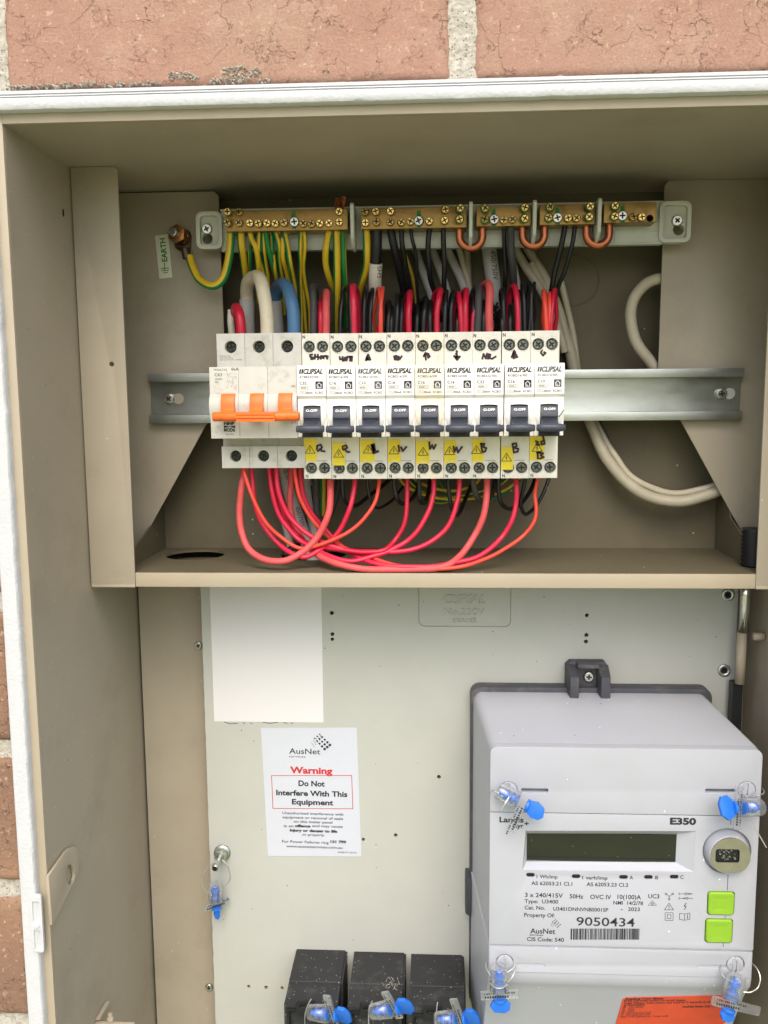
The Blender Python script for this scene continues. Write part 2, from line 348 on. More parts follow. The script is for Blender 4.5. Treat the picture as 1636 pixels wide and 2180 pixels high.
# flat writing and marks -------------------------------------------------
_tc = {}
def tmesh(s, bold=0.0, shear=0.0):
    k = (s, bold, shear)
    if k in _tc: return _tc[k]
    cu = bpy.data.curves.new('t', 'FONT'); cu.body = s; cu.size = 1; cu.offset = bold; cu.shear = shear; cu.resolution_u = 3
    ob = bpy.data.objects.new('t', cu); C.objects.link(ob)
    bpy.context.view_layer.update()
    dg = bpy.context.evaluated_depsgraph_get(); me = bpy.data.meshes.new_from_object(ob.evaluated_get(dg))
    C.objects.unlink(ob); bpy.data.objects.remove(ob); bpy.data.curves.remove(cu)
    V = [v.co.copy() for v in me.vertices]; F = [tuple(p.vertices) for p in me.polygons]
    bpy.data.meshes.remove(me)
    if not V: V = [Vector((0, 0, 0))]
    x0 = min(v.x for v in V); x1 = max(v.x for v in V)
    _tc[k] = (V, F, x0, x1); return _tc[k]
CAP = 0.69
class Print(MB):
    """flat marks lying on a plane through p0 with unit axes u (right) and v (up)"""
    def text(s, txt, p0, width, cap, u=Vector((1, 0, 0)), v=Vector((0, 0, 1)), bold=0.0, shear=0.0, mi=0, align='L'):
        V, F, x0, x1 = tmesh(txt, bold, shear); sy = cap/CAP
        sx = width/(x1-x0) if width else sy
        wd = (x1-x0)*sx; off = {'L': 0, 'C': -wd/2, 'R': -wd}[align]
        vs_ = [s.bm.verts.new(Vector(p0)+u*((c.x-x0)*sx+off)+v*(c.y*sy)) for c in V]
        for f in F: s.face([vs_[i] for i in f], mi)
        return s
    def tpx(s, txt, px0, px1, pyb, caph, Y, **k):
        """text between photo columns px0..px1 with its baseline at row pyb, on the plane of depth Y"""
        a = P(px0, pyb, Y); b = P(px1, pyb, Y)
        return s.text(txt, a, b.x-a.x, caph*MPP(Y)*1.02, **k)
    def quad(s, pts, mi=0): s.face([s.bm.verts.new(p) for p in pts], mi); return s
    def rect(s, x0, x1, z0, z1, y, mi=0): return s.quad([(x0, y, z0), (x1, y, z0), (x1, y, z1), (x0, y, z1)], mi)
    def stroke(s, pts, wd, nrm=Vector((0, -1, 0)), mi=0, dy=0.0):
        pts = [Vector(p) for p in pts]
        for a, b in zip(pts, pts[1:]):
            d = b-a
            if d.length < 1e-6: continue
            d.normalize(); q = d.cross(nrm).normalized()*(wd/2); e = d*(wd*0.3); dy += 0.004; o = nrm*dy
            s.quad([a-e+q+o, b+e+q+o, b+e-q+o, a-e-q+o], mi)
        return s
    def line(s, pts, wpx, Y, mi=0, closed=False):
        q = [P(x, y, Y) for x, y in pts]
        if closed: q.append(q[0])
        return s.stroke(q, wpx*MPP(Y), mi=mi)
    def dot(s, c, r, mi=0, n=10): 
        c = Vector(c); s.face([s.bm.verts.new((c.x+math.cos(2*math.pi*i/n)*r, c.y, c.z+math.sin(2*math.pi*i/n)*r)) for i in range(n)], mi); return s

# screws ------------------------------------------------------------------
def screw_mesh(name, m, r=3.2, h=1.2, slot=0.62, shank=2.0):
    """cross-recess pan head facing -Y, seated with its underside at y=0 (local mm)"""
    b = MB(); n = 24; w_ = r*0.16; L = r*slot
    cr = [(w_, w_), (L, w_), (L, -w_), (w_, -w_), (w_, -L), (-w_, -L), (-w_, -w_), (-L, -w_), (-L, w_), (-w_, w_), (-w_, L), (w_, L)]
    bm = b.bm; o = [bm.verts.new((x, -h, z)) for x, z in circ(0, 0, r*0.78, n)]; c = [bm.verts.new((x, -h, z)) for x, z in cr]
    es = [bm.edges.new((o[i], o[(i+1) % n])) for i in range(n)]+[bm.edges.new((c[i], c[(i+1) % 12])) for i in range(12)]
    bmesh.ops.triangle_fill(bm, use_beauty=True, use_dissolve=False, edges=es)
    fl = [bm.verts.new((x*0.8, -h+0.9, z*0.8)) for x, z in cr]
    for i in range(12): b.face((c[i], c[(i+1) % 12], fl[(i+1) % 12], fl[i]), 1)
    b.face(fl, 1)
    prev = o
    for d, k in ((-h*0.86, .90), (-h*0.55, .98), (-h*0.2, 1.0), (0, 1.0)):
        nr = [bm.verts.new((x, d, z)) for x, z in circ(0, 0, r*k, n)]
        for i in range(n): b.face((prev[i], prev[(i+1) % n], nr[(i+1) % n], nr[i]), sm=True)
        prev = nr
    b.face(prev[::-1])
    if shank: b.loft([[(x, 0.01, z) for x, z in circ(0, 0, r*0.5, 12)], [(x, shank, z) for x, z in circ(0, 0, r*0.5, 12)]])
    bmesh.ops.recalc_face_normals(bm, faces=bm.faces)
    for v in bm.verts: v.co *= MM
    me = bpy.data.meshes.new(name); bm.to_mesh(me); bm.free(); me.materials.append(M[m]); me.materials.append(M['recess_shade_grime']); return me
SCM = {'term': screw_mesh('terminal_screw', 'darkscrew', 3.0, 1.3, .66, 6), 'main': screw_mesh('main_screw', 'blackscrew', 3.2, 1.3, .62, 6),
       'brass': screw_mesh('brass_screw', 'brass_screw', 2.6, 2.2, .7, 5), 'zinc': screw_mesh('fixing_screw', 'zincscrew', 4.0, 2.0, .5, 5), 'silver': screw_mesh('silver_screw', 'zincscrew', 3.1, 2.0, .6, 5)}
def put_screw(kind, p, parent, name='screw', rot=None, scale=1.0, tilt=(0, 0)):
    o = bpy.data.objects.new(name, SCM[kind]); C.objects.link(o)
    base = ORG[root_of(parent)] if parent else Vector(); o.parent = parent
    o.location = (Vector(p)-base)*MM; o.rotation_euler = (tilt[0], random.uniform(0, 6.28) if rot is None else rot, tilt[1]); o.scale = (scale,)*3
    return o
# ================================================================== ground far below the frame (gives the green-grey bounce light)
g = MB(); g.box(-30000, 30000, -30000, -60, -1410, -1400)
tag(g.build('ground', 'lawn', origin=(0, -3000, -1410)), kind='structure')

# ================================================================== brick wall
YW = -138.0
wall = thing('brick_wall', (0, YW, -1400), 'pinkish red clay brick wall with pale sandy mortar around the metal cabinet', 'wall')
FL_TOP = ZZ(170, -148, 818)                                   # top of the white flange
FLX0 = P(36, 1700, -148).x                                    # outer edge of the left flange
def brick(mb, x0, x1, z0, z1, seed, y=YW, mi=0):
    nx = max(2, int((x1-x0)/2.5)); nz = max(2, int((z1-z0)/2.5)); V = []
    for j in range(nz+1):
        row = []
        for i in range(nx+1):
            x = x0+(x1-x0)*i/nx; z = z0+(z1-z0)*j/nz
            d = min(x-x0, x1-x, z-z0, z1-z); rd = 3.2*max(0, 1-d/3.5)**2
            p = Vector((x*0.05+seed*9, z*0.05, seed)); nn = noise.noise(p)*0.9+noise.noise(p*5)*0.45+noise.noise(p*16)*0.22
            ex = noise.noise(Vector((z*0.12, seed, 3)))*1.1*(1 if i in (0, nx) else 0); ez = noise.noise(Vector((x*0.1, seed, 7)))*1.0*(1 if j in (0, nz) else 0)
            row.append(mb.bm.verts.new((x+ex, y+rd+nn*.6, z+ez)))
        V.append(row)
    for j in range(nz):
        for i in range(nx): mb.face((V[j][i], V[j][i+1], V[j+1][i+1], V[j+1][i]), mi, True)
    def skirt(lst):
        bk = [mb.bm.verts.new((v.co.x, y+70, v.co.z)) for v in lst]
        for a, b, c_, d_ in zip(lst, lst[1:], bk[1:], bk): mb.face((a, b, c_, d_), mi)
    skirt(V[0]); skirt(V[-1]); skirt([r[0] for r in V]); skirt([r[-1] for r in V])
COURSE = 86.0; BH = 76.0; BL = 236.0
za = FL_TOP+2                                                  # lowest line of the course over the box
ta = P(8, 90, YW).x; tb = P(960, 90, YW).x; tc = P(1010, 90, YW).x
bt = MB()
for k in range(2):
    sh = 0 if k == 0 else 123
    z0 = za+k*COURSE
    for i, (x0, x1) in enumerate(((ta-BL-11-BL-11, ta-BL-11-11), (ta-BL-11, ta-11), (ta, tb), (tc, tc+BL), (tc+BL+11, tc+2*BL+11))):
        brick(bt, x0-sh, x1-sh, z0, z0+BH, 3+i+k*7)
bt.build('brick_course', 'brick', wall)
# courses beside the cabinet, on the left
zj = ZZ(1595, YW, 40)                                          # mortar line between two courses
bl = MB(); xe = [P(x, y, YW).x for x, y in ((22, 1450), (36, 1750), (52, 2050), (64, 2240))]
for k in range(-5, 3):
    z1 = zj-5.5-k*COURSE; z0 = z1-BH
    if z1 > za-4: continue
    e = FLX0-1.5-(2.0 if k % 2 else 0)
    brick(bl, e-(BL if k % 2 else 112), e, z0, z1, 30+k, mi=0)
    brick(bl, e-(BL if k % 2 else 112)-11-BL, e-(BL if k % 2 else 112)-11, z0, z1, 40+k, mi=0)
xr_ = -FLX0+34
for k in range(-5, 3):
    z1 = zj-5.5-k*COURSE; z0 = z1-BH
    if z1 > za-4: continue
    brick(bl, xr_+12, xr_+12+BL, z0, z1, 60+k)
bl.build('brick_jamb', 'brickdark', wall)
mo = MB()
def mortar_sheet(x0, x1, z0, z1, y):
    nx = max(2, int((x1-x0)/2)); nz = max(2, int((z1-z0)/2)); V = []
    for j in range(nz+1):
        V.append([mo.bm.verts.new((x0+(x1-x0)*i/nx, y+noise.noise(Vector((i*.35, j*.35, 2)))*1.5+noise.noise(Vector((i*.9, j*.9, 5)))*.8, z0+(z1-z0)*j/nz)) for i in range(nx+1)])
    for j in range(nz):
        for i in range(nx): mo.face((V[j][i], V[j][i+1], V[j+1][i+1], V[j+1][i]), 0, True)
mortar_sheet(ta-BL-40, tc+BL+60, za-8, za+2*COURSE, YW+2.2)
mortar_sheet(FLX0-90, FLX0-4, ZZ(2400, YW, 0), za, YW+3)
# smears of mortar and paint left on the brick above the flange
for (px, py, wx, wz) in ((385, 160, 30, 9), (400, 166, 22, 6), (500, 150, 26, 11), (520, 160, 30, 9), (480, 172, 36, 6), (545, 150, 12, 6), (560, 172, 20, 4), (100, 184, 60, 5), (170, 178, 40, 6), (250, 180, 40, 5), (320, 176, 26, 5), (40, 186, 30, 5), (690, 150, 10, 3)):
    c = P(px, py, YW-0.9); n = 26
    for q in range(int(wx*wz/7)):
        a = random.uniform(0, 6.28); r = math.sqrt(random.random()); x = c.x+math.cos(a)*r*wx/3.9; z = c.z+math.sin(a)*r*wz/3.9; s_ = random.uniform(.35, .9)
        mo.lathe((x, YW+.4, z), (0, -1, 0), [(0, s_), (1.1, s_*.8), (1.5+random.random()*.4, s_*.2)], 6)
mo.build('mortar', 'mortar', wall, smooth=True)
bk = MB(); bk.box(-700, FLX0-6, YW+60, YW+90, -600, 420); bk.box(-FLX0+40, 900, YW+60, YW+90, -600, 420); bk.box(FLX0-6, -FLX0+40, YW+60, YW+90, za+4, 420)
bk.build('inner_leaf', 'mortar', wall)

# ================================================================== cabinet
YF, YS, YM, YB, YT = -142.0, -58.0, 8.0, 40.0, 30.0             # lip, inner frame, mounting plate, back wall, lower tan plate
XL = P(7, 265, YF).x; ZC = P(7, 265, YF).z
XSL = XX(262, YS, 640); XSR = XX(1621, YS, 1000); XR = XSR+27.5
ZBOT = -560.0
box_ = thing('meter_box', (0, YB, ZBOT), 'open beige steel switchboard cabinet with white outer flange recessed in the brick wall', 'electrical cabinet')
ZSH = P(900, 1221, YS).z; ZSB = P(900, 1251, YS).z
# outer flange (ragged inner paint edge)
xin, xout, zin, zout = P(60, 1600, -147).x, P(24, 1600, -147).x, ZZ(216, -147, 818), ZZ(172, -147, 818)
fb = MB()
def rag(a, b, n, amp, seed, fixed, vert):
    out = []
    for i in range(n+1):
        t = a+(b-a)*i/n; o = noise.noise(Vector((t*.09, seed, 0)))*amp+noise.noise(Vector((t*.4, seed, 2)))*amp*.5
        out.append((fixed+o, t) if vert else (t, fixed+o))
    return out
XO2 = -xout+16; XI2 = -xin+16
# top strip: swept section
nseg = 260
def strip(path_in, path_out, y0, prof):
    # prof: (t across 0..1 from outer to inner, y offset)
    rows = []
    for (xi, zi), (xo, zo) in zip(path_in, path_out):
        rows.append([fb.bm.verts.new((xo+(xi-xo)*t, y0+dy+noise.noise(Vector((xi*.2, zi*.2, t*9)))*.12, zo+(zi-zo)*t)) for t, dy in prof])
    for a, b in zip(rows, rows[1:]):
        for i in range(len(prof)-1): fb.face((a[i], b[i], b[i+1], a[i+1]), 0, True)
prof = [(0, 9), (0, 1.2), (.06, .2), (.2, 0), (.24, .8), (.27, .1), (.33, -.1), (.36, .7), (.4, -.2), (.6, -.5), (.85, -.4), (.96, .2), (1.0, 1.4), (1.0, 6)]
pin = rag(xin-9, XI2+9, nseg, .35, 4, zin, False); pout = [(x, zout) for x, _ in pin]
strip(pin, pout, -148, prof)
prof2 = [(0, 9), (0, 1.0), (.08, 0), (.3, -.3), (.7, -.5), (.9, -.3), (.97, .4), (1, 1.6), (1, 6)]
pin = rag(ZBOT, zout, 300, .4, 8, xin, True); pout = [(xout+noise.noise(Vector((z*.02, 1, 1)))*.4, z) for x, z in pin]
strip(pin, pout, -147.6, prof2)
strip([(XI2, z) for z in (ZBOT, zout)], [(XO2, z) for z in (ZBOT, zout)], -147.6, prof2)
fo = fb.build('outer_flange', 'white_flange', box_, smooth=True)
# catch plate set into the left flange
kx0, kx1 = P(66, 1960, -149).x, P(90, 1960, -149).x; kz0, kz1 = ZZ(2028, -149, 78), ZZ(1906, -149, 78)
k = MB(); k.holes(rrect(kx0, kx1, kz0, kz1, 1.6), [rrect(kx0+1.3, kx1-1.3, kz0+1.5, (kz0+kz1)/2-4, .8), rrect(kx0+1.3, kx1-1.3, (kz0+kz1)/2+1, kz1-4, .8)], -148.9, -147, through=False, depth=1.2)
k.lathe(((kx0+kx1)/2, -148.3, (kz0+kz1)/2-1), (0, -1, 0), [(0, 1.8), (1.2, 1.5)], 12)
k.build('catch_plate', 'white_flange', box_, bevel=.25)
# front lip (flat tan return between flange and walls)
lp = MB(); lp.box(xin-6, XL, YF-1, YF+1.5, ZBOT, ZC+9); lp.box(XL, XR, YF-1, YF+1.5, ZC, ZC+9); lp.box(XR, XI2+6, YF-1, YF+1.5, ZBOT, ZC+9)
lp.build('front_lip', 'tan_front', box_, bevel=.4)
# walls
s = MB(); s.box(XL-1.5, XL, YF+1.6, YB+6, ZBOT, ZC); 
s.build('side_wall', 'tan', box_); s = MB(); s.box(XR, XR+1.5, YF+1.6, YB+6, ZBOT, ZC); s.build('side_wall', 'tan', box_)
s = MB(); s.box(XL-1.5, XR+1.5, YF+1.6, YB+6, ZC, ZC+1.5); s.build('top_panel', 'tan', box_)
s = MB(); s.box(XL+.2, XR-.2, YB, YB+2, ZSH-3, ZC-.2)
s.build('back_panel', 'shaded_dusty_tan', box_)
s = MB()
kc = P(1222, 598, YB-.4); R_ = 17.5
s.lathe((kc.x, YB+.2, kc.z), (0, -1, 0), [(0, R_+.6), (.7, R_+.3), (.7, R_-.3), (0.05, R_-.5)], 48, cap=(False, False)); s.build('knockout_ring', 'shaded_dusty_tan', box_)
s = MB(); s.box(XL, XR, YB+4, YB+5.5, ZBOT, ZC); s.build('cavity_back', 'void', box_)
s = MB(); s.box(XL+1.6, XR-.5, YT, YT+1.5, ZBOT, ZSB-.5); s.build('lower_back_plate', 'tan', box_)
# inner frame: strips, returns, mounting plates, shelf
zs1 = P(200, 355, YS).z
for sgn, xo, xi in ((-1, XL+1.0, XSL), (1, XR-1.0, XSR)):
    a, b_ = min(xo, xi), max(xo, xi)
    s = MB(); sh = P(238, 775, YS)
    hl = [circ(sh.x, sh.z, 1.6, 12)] if sgn < 0 else []
    s.holes(rrect(a, b_, ZSB, zs1, 2.5, corners=(sgn < 0, sgn > 0, 0, 0)), hl, YS, YS+1.4, mh=0)
    s.build('inner_frame_strip', 'tan', box_, bevel=.3)
zkl = P(440, 905, YM); zmt = ZZ(409, YM, 360); xml = P(468, 600, YM).x
zl_b = P(322, 1118, YM).z; zl_f = P(291, 1168, YS).z
s = MB(); kn = [(XL+.5, zmt), (XL+.5, P(250, 1248, YM).z), P(300, 1158, YM).xz, P(371, 1030, YM).xz, P(438, 906, YM).xz, (xml+2.5, ZZ(842, YM, 470)), (xml+1, zmt-3), (xml-2, zmt)]
s.py([tuple(p) for p in kn], YM, YM+1.4)
s.build('mounting_plate', 'tan', box_, bevel=.3)
xmr = P(1412, 560, YM).x; zmr = ZZ(383, YM, 1500)
zr_b = P(1586, 1143, YM).z; zr_f = P(1612, 1198, YS).z
s = MB(); kn = [(XR-.5, zmr), (XR-.5, P(1645, 1251, YM).z), P(1584, 1141, YM).xz, P(1450, 896, YM).xz, (xmr-1, ZZ(835, YM, 1400)), (xmr-.5, zmr-3), (xmr+2, zmr)]
s.py([tuple(p) for p in kn], YM, YM+1.4)
s.build('mounting_plate', 'tan', box_, bevel=.3)
xir = P(1523, 1120, YB).x; xil = P(352, 1120, YB).x
for x_, y_, h1, h2 in ((xir, -18, 27, 17), (xil-1.2, YS+3, 22, 4)): s = MB(); s.px([(YB-.1, ZSH+.1), (YB-.1, ZSH+95), (YM+1.6, ZSH+95), (YM+1.6, ZSH+h1), (y_, ZSH+h2), (y_, ZSH+.1)], x_, x_+1.2); s.build('inner_side_panel', 'shaded_dusty_tan', box_)
# shelf with cable openings
sh = MB(); e1 = PZ(417, 1181, ZSH); e2 = PZ(668, 1180, ZSH)
def ell(c, rx, ry, n=28): return [(c.x+math.cos(2*math.pi*i/n)*rx, c.y+math.sin(2*math.pi*i/n)*ry) for i in range(n)]
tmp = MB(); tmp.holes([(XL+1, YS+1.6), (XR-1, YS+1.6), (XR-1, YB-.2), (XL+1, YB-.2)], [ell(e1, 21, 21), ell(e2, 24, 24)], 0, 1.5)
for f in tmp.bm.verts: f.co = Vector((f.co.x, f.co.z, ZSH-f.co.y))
tmp.build('shelf', 'shaded_dusty_tan', box_)
s = MB(); xle = P(191, 1249, YS).x
s.px([(YS-.4, ZSH+.1), (YS-.4, ZSB), (YS+1.2, ZSB), (YS+1.2, ZSH-1.4), (YS+1.2, ZSH+.1)], XSL+.3, XSR-.3)
s.box(XSL+.3, XSR-.3, YS+1.2, YS+26, ZSB, ZSB+1.2)
s.box(XL+1.0, XSL-.1, YS-.4, YS+1.1, ZSB-.4, ZSB+1.5); s.box(XSR+.1, XR-1.0, YS-.4, YS+1.1, ZSB-.4, ZSB+1.5)
s.build('shelf_lip', 'tan_front', box_, bevel=.45)
s = MB(); s.box(e1.x-26, e1.x+26, e1.y-26, e1.y+26, ZSH-7.5, ZSH-6.5); s.build('knockout_cover', 'shaded_dusty_tan', box_)
# slotted hole and small marks on the left wall
s = MB(); c = PX(135, 453, XL); s.px([(c.y+1.2*math.cos(a), c.z+2.4*math.sin(a)) for a in [i*math.pi/6 for i in range(12)]], XL-.3, XL+.12); s.build('rivet_hole', 'void', box_)
s = MB()
for (px, py) in ((111, 286), (80, 318), (107, 1438), (137, 1446), (81, 1470), (144, 1618), (112, 1545), (190, 1700), (230, 1930), (236, 1780), (150, 2020), (120, 1330), (250, 1560), (200, 1400), (60, 700), (98, 820), (92, 1060)): c = PX(px, py, XL+.1); s.lathe((XL, c.y, c.z), (1, 0, 0), [(0, .45), (.25, .25)], 8)
s.build('paint_chip', 'cutedge', box_)
# D shaped lug standing on the left wall near the catch
XLU = XL+2.2
def lug(pts, hole, name):
    q = [PX(x, y, XLU) for x, y in pts]; t = MB(); t.holes([(p.y, p.z) for p in q], [[(p.y, p.z) for p in [PX(x, y, XLU) for x, y in hole]]] if hole else [], 0, 1.8)
    for v in t.bm.verts: v.co = Vector((XLU-v.co.y, v.co.x, v.co.z))
    return t.build(name, 'tan_front', box_, bevel=.25)
lug([(104, 1866), (140, 1814), (148, 1806), (157, 1802), (165, 1805), (170, 1814), (171, 1832), (168, 1855), (160, 1876), (112, 1970)],
    [(150+9*math.cos(a), 1862+22*math.sin(a)) for a in [i*math.pi/10 for i in range(20)]], 'hinge_lug')
b_ = MB(); q = PX(215, 2176, XL); 
for pts in ([(234, 2131), (236, 2134), (215, 2172), (211, 2172)],):
    qq = [PX(x, y, XL+3) for x, y in pts]; b_.px([(p.y, p.z) for p in qq], XL+.2, XL+3)
q0 = PX(213, 2176, XL+3); b_.box(XL+.2, XL+26, q0.y-1, q0.y+1.2, q0.z-9, q0.z)
b_.lathe((XL+9, q0.y+3, q0.z-3), (0, 0, 1), [(0, 2.4), (4.2, 2.4), (4.4, 1.6), (7, 1.6)], 14)
b_.build('lower_latch_bracket', 'tan_front', box_, bevel=.3)
# small fixing screws of the lower plate
for px, py in ((423, 1374), (446, 2101)): put_screw('zinc', P(px, py, YT-.01), box_, 'plate_screw', scale=.8)

# black corrugated conduit end in the right corner
cc = PZ(1600, 1200, ZSH+1)
s = MB(); s.lathe((XSR+8, -31, ZSH+.2), (0, 0, 1), [x for i in range(10) for x in ((i*2.6, 7.2), (i*2.6+1.3, 8.6))], 20)
tag(s.build('corrugated_conduit', 'blackplastic'), 'short black corrugated conduit end in the right corner of the cabinet shelf', 'conduit')

# ================================================================== pale lower meter panel
YP = 15.0
px0 = P(443, 1700, YP).x; px1 = P(1566, 1400, YP).x; pz1 = ZSB-1; pz0 = ZBOT+5
pn = thing('equipment_board', ((px0+px1)/2, YP+6, pz0), 'pale grey speckled equipment board behind the electricity meter and black fuse holders', 'panel')
hs = [(707, 1305, 1.5), (708, 1350, 1.5), (708, 1361, 1.3), (1250, 1310, 1.4), (1249, 1352, 1.5), (1248, 1366, 1.5), (935, 1654, 1.5), (843, 1778, 1.4), (774, 1787, 1.3), (530, 2100, 1.3), (567, 2102, 1.4), (601, 2103, 1.3)]
s = MB(); left = []
for i in range(140):
    z = pz1+(pz0-pz1)*i/139; left.append((px0+noise.noise(Vector((z*.15, 0, 0)))*.5+noise.noise(Vector((z*.6, 0, 4)))*.25, z))
s.holes(left+[(px1, pz0), (px1, pz1)], [circ(P(x, y, YP).x, P(x, y, YP).z, r, 14) for x, y, r in hs], YP, YP+6, mh=1)
s.build('face', ['panel', 'cutedge'], pn)
for x, y in ((1550, 1266), (1542, 1427)):
    c = P(x, y, YP); s = MB(); s.lathe((c.x, YP-.02, c.z), (0, -1, 0), [(0, 4.7), (.8, 4.6), (1.3, 4.1), (1.3, 2.4), (.2, 2.2)], 24, cap=(False, False)); s.lathe((c.x, YP, c.z), (0, -1, 0), [(0, 2.3), (.25, 2.2)], 16, mi=1)
    s.build('rivet', ['zinc', 'void'], pn)
# embossed marking
s = Print(); a = P(891, 1256, YP); b2 = P(1088, 1335, YP); s2 = MB()
o_ = rrect(a.x, b2.x, b2.z, a.z+6, 4.5); i_ = rrect(a.x+.7, b2.x-.7, b2.z+.7, a.z+5.3, 4)
for y0 in (0,):
    n = len(o_); A = [s2.bm.verts.new((x, YP+.05, z)) for x, z in o_]; B = [s2.bm.verts.new((x*.5+i_[k][0]*.5, YP-.8, z*.5+i_[k][1]*.5)) for k, (x, z) in enumerate(o_)]; D = [s2.bm.verts.new((x, YP+.05, z)) for x, z in i_]
    for k in range(n): s2.face((A[k], A[(k+1) % n], B[(k+1) % n], B[k])); s2.face((B[k], B[(k+1) % n], D[(k+1) % n], D[k]))
def emboss(txt, x0, x1, yb, ch, shear=0, bold=0):
    V, F, t0, t1 = tmesh(txt, bold, shear); p = P(x0, yb, YP); wd = P(x1, yb, YP).x-p.x; sx = wd/(t1-t0); sy = ch*MPP(YP)/CAP
    f = [s2.bm.verts.new((p.x+(c.x-t0)*sx, YP-.75, p.z+c.y*sy)) for c in V]; bk_ = [s2.bm.verts.new((v.co.x-.25*(0), YP+.1, v.co.z)) for v in f]
    cnt = {}
    for q in F:
        s2.face([f[i] for i in q])
        for i in range(len(q)): e = (q[i], q[(i+1) % len(q)]); cnt[e] = 1
    for (i, j) in cnt:
        if (j, i) not in cnt: s2.face((f[i], f[j], bk_[j], bk_[i]))
emboss('CLIPSAL', 945, 1033, 1285, 20, .25, .02); emboss('No.230V', 946, 1032, 1309, 15); emboss('SERIES', 964, 1015, 1325, 9)
s2.build('embossed_marking', 'panel', pn)
# sealing bolt on the panel's left edge
bo = thing('sealing_bolt', P(472, 1815, YP), 'zinc hex bolt with drilled shank at the left edge of the pale panel', 'bolt')
c = P(474, 1815, YP); s = MB(); s.lathe(c, (0, -1, 0), [(0.02, 6.4), (1.4, 6.2), (1.5, 4)], 28); s.build('washer', 'zinc', bo)
s = MB(); s.loft([[(c.x+math.cos(a)*5, y, c.z+math.sin(a)*5) for a in [i*math.pi/3+.3 for i in range(6)]] for y in (c.y-1.5, c.y-6.5)]); s.build('nut', 'zincscrew', bo, bevel=.4)
s = MB(); s.lathe(c, (-.03, -1, -.05), [(6, 2.7), (21, 2.6), (21.6, 2.1)], 18); s.lathe(c+Vector((-.03, -1, -.05))*21.3, (-.03, -1, -.05), [(.2, 2.0), (.5, 1.7)], 12, mi=1); s.build('shank', ['zincscrew', 'void'], bo)
# stay rod on the right
st = thing('stay_rod', P(1583, 1500, 0), 'bright steel rod sliding in a beige tube beside the right cabinet wall', 'stay rod')
s = MB(); xa = XX(1586, 0, 1300)
s.lathe((xa, 0, ZSB+5), (0, 0, -1), [(0, 3.3), (5+(ZSB-ZZ(1346, 0, 1585)), 3.3)], 24); s.build('rod', 'chrome', st)
z1 = ZZ(1346, 0, 1585); z2 = ZZ(1455, 0, 1585)
s = MB(); s.lathe((xa-1.2, 0, z1), (0, 0, -1), [(0, 3.4), (z1-z2, 3.4)], 24); s.build('tube', 'tan_front', st)
s = MB(); s.box(xa-5.5, xa+1.5, 1, 9, ZBOT+3, z2-.2); s.build('guide', 'blackplastic', st)
s = MB(); c = P(1600, 1355, -4); s.lathe((XR-.5, -4, c.z), (-1, 0, 0), [(0, 2.8), (7, 2.8), (7.6, 2.0)], 16); s.build('stop_pin', 'tan_front', st)

# ================================================================== DIN rail
rx0 = XX(316, 0); rx1 = XX(1583, 0); rz1 = ZZ(790, 0, 900); rz0 = ZZ(898, 0, 900); RZ = (rz0+rz1)/2
rl = thing('mounting_rail', ((rx0+rx1)/2, YM, RZ), 'long galvanised steel hat rail crossing the cabinet behind the row of breakers', 'mounting rail')
t = 1.1; h = 7.4; L = 5.8
s = MB(); s.px([(0, rz1), (0, rz1-L), (h-t, rz1-L), (h-t, rz0+L), (0, rz0+L), (0, rz0), (t, rz0), (t, rz0+L-t), (h, rz0+L-t), (h, rz1-L+t), (t, rz1-L+t), (t, rz1)], rx0, rx1)
s.build('rail', 'zinc', rl, bevel=.35)
for px, py, dx in ((361, 849, 6.5), (1536, 838, 5.5)):
    c = P(px, py, h-t-.05); s = MB(); s.py(circ(c.x+dx, c.z, 3.8, 20), c.y+.03, c.y-.02); s.build('slot', 'tan' if px < 900 else 'panel', rl)
    put_screw('zinc', (c.x, h-t-.1, c.z), rl, 'rail_screw', scale=.95)
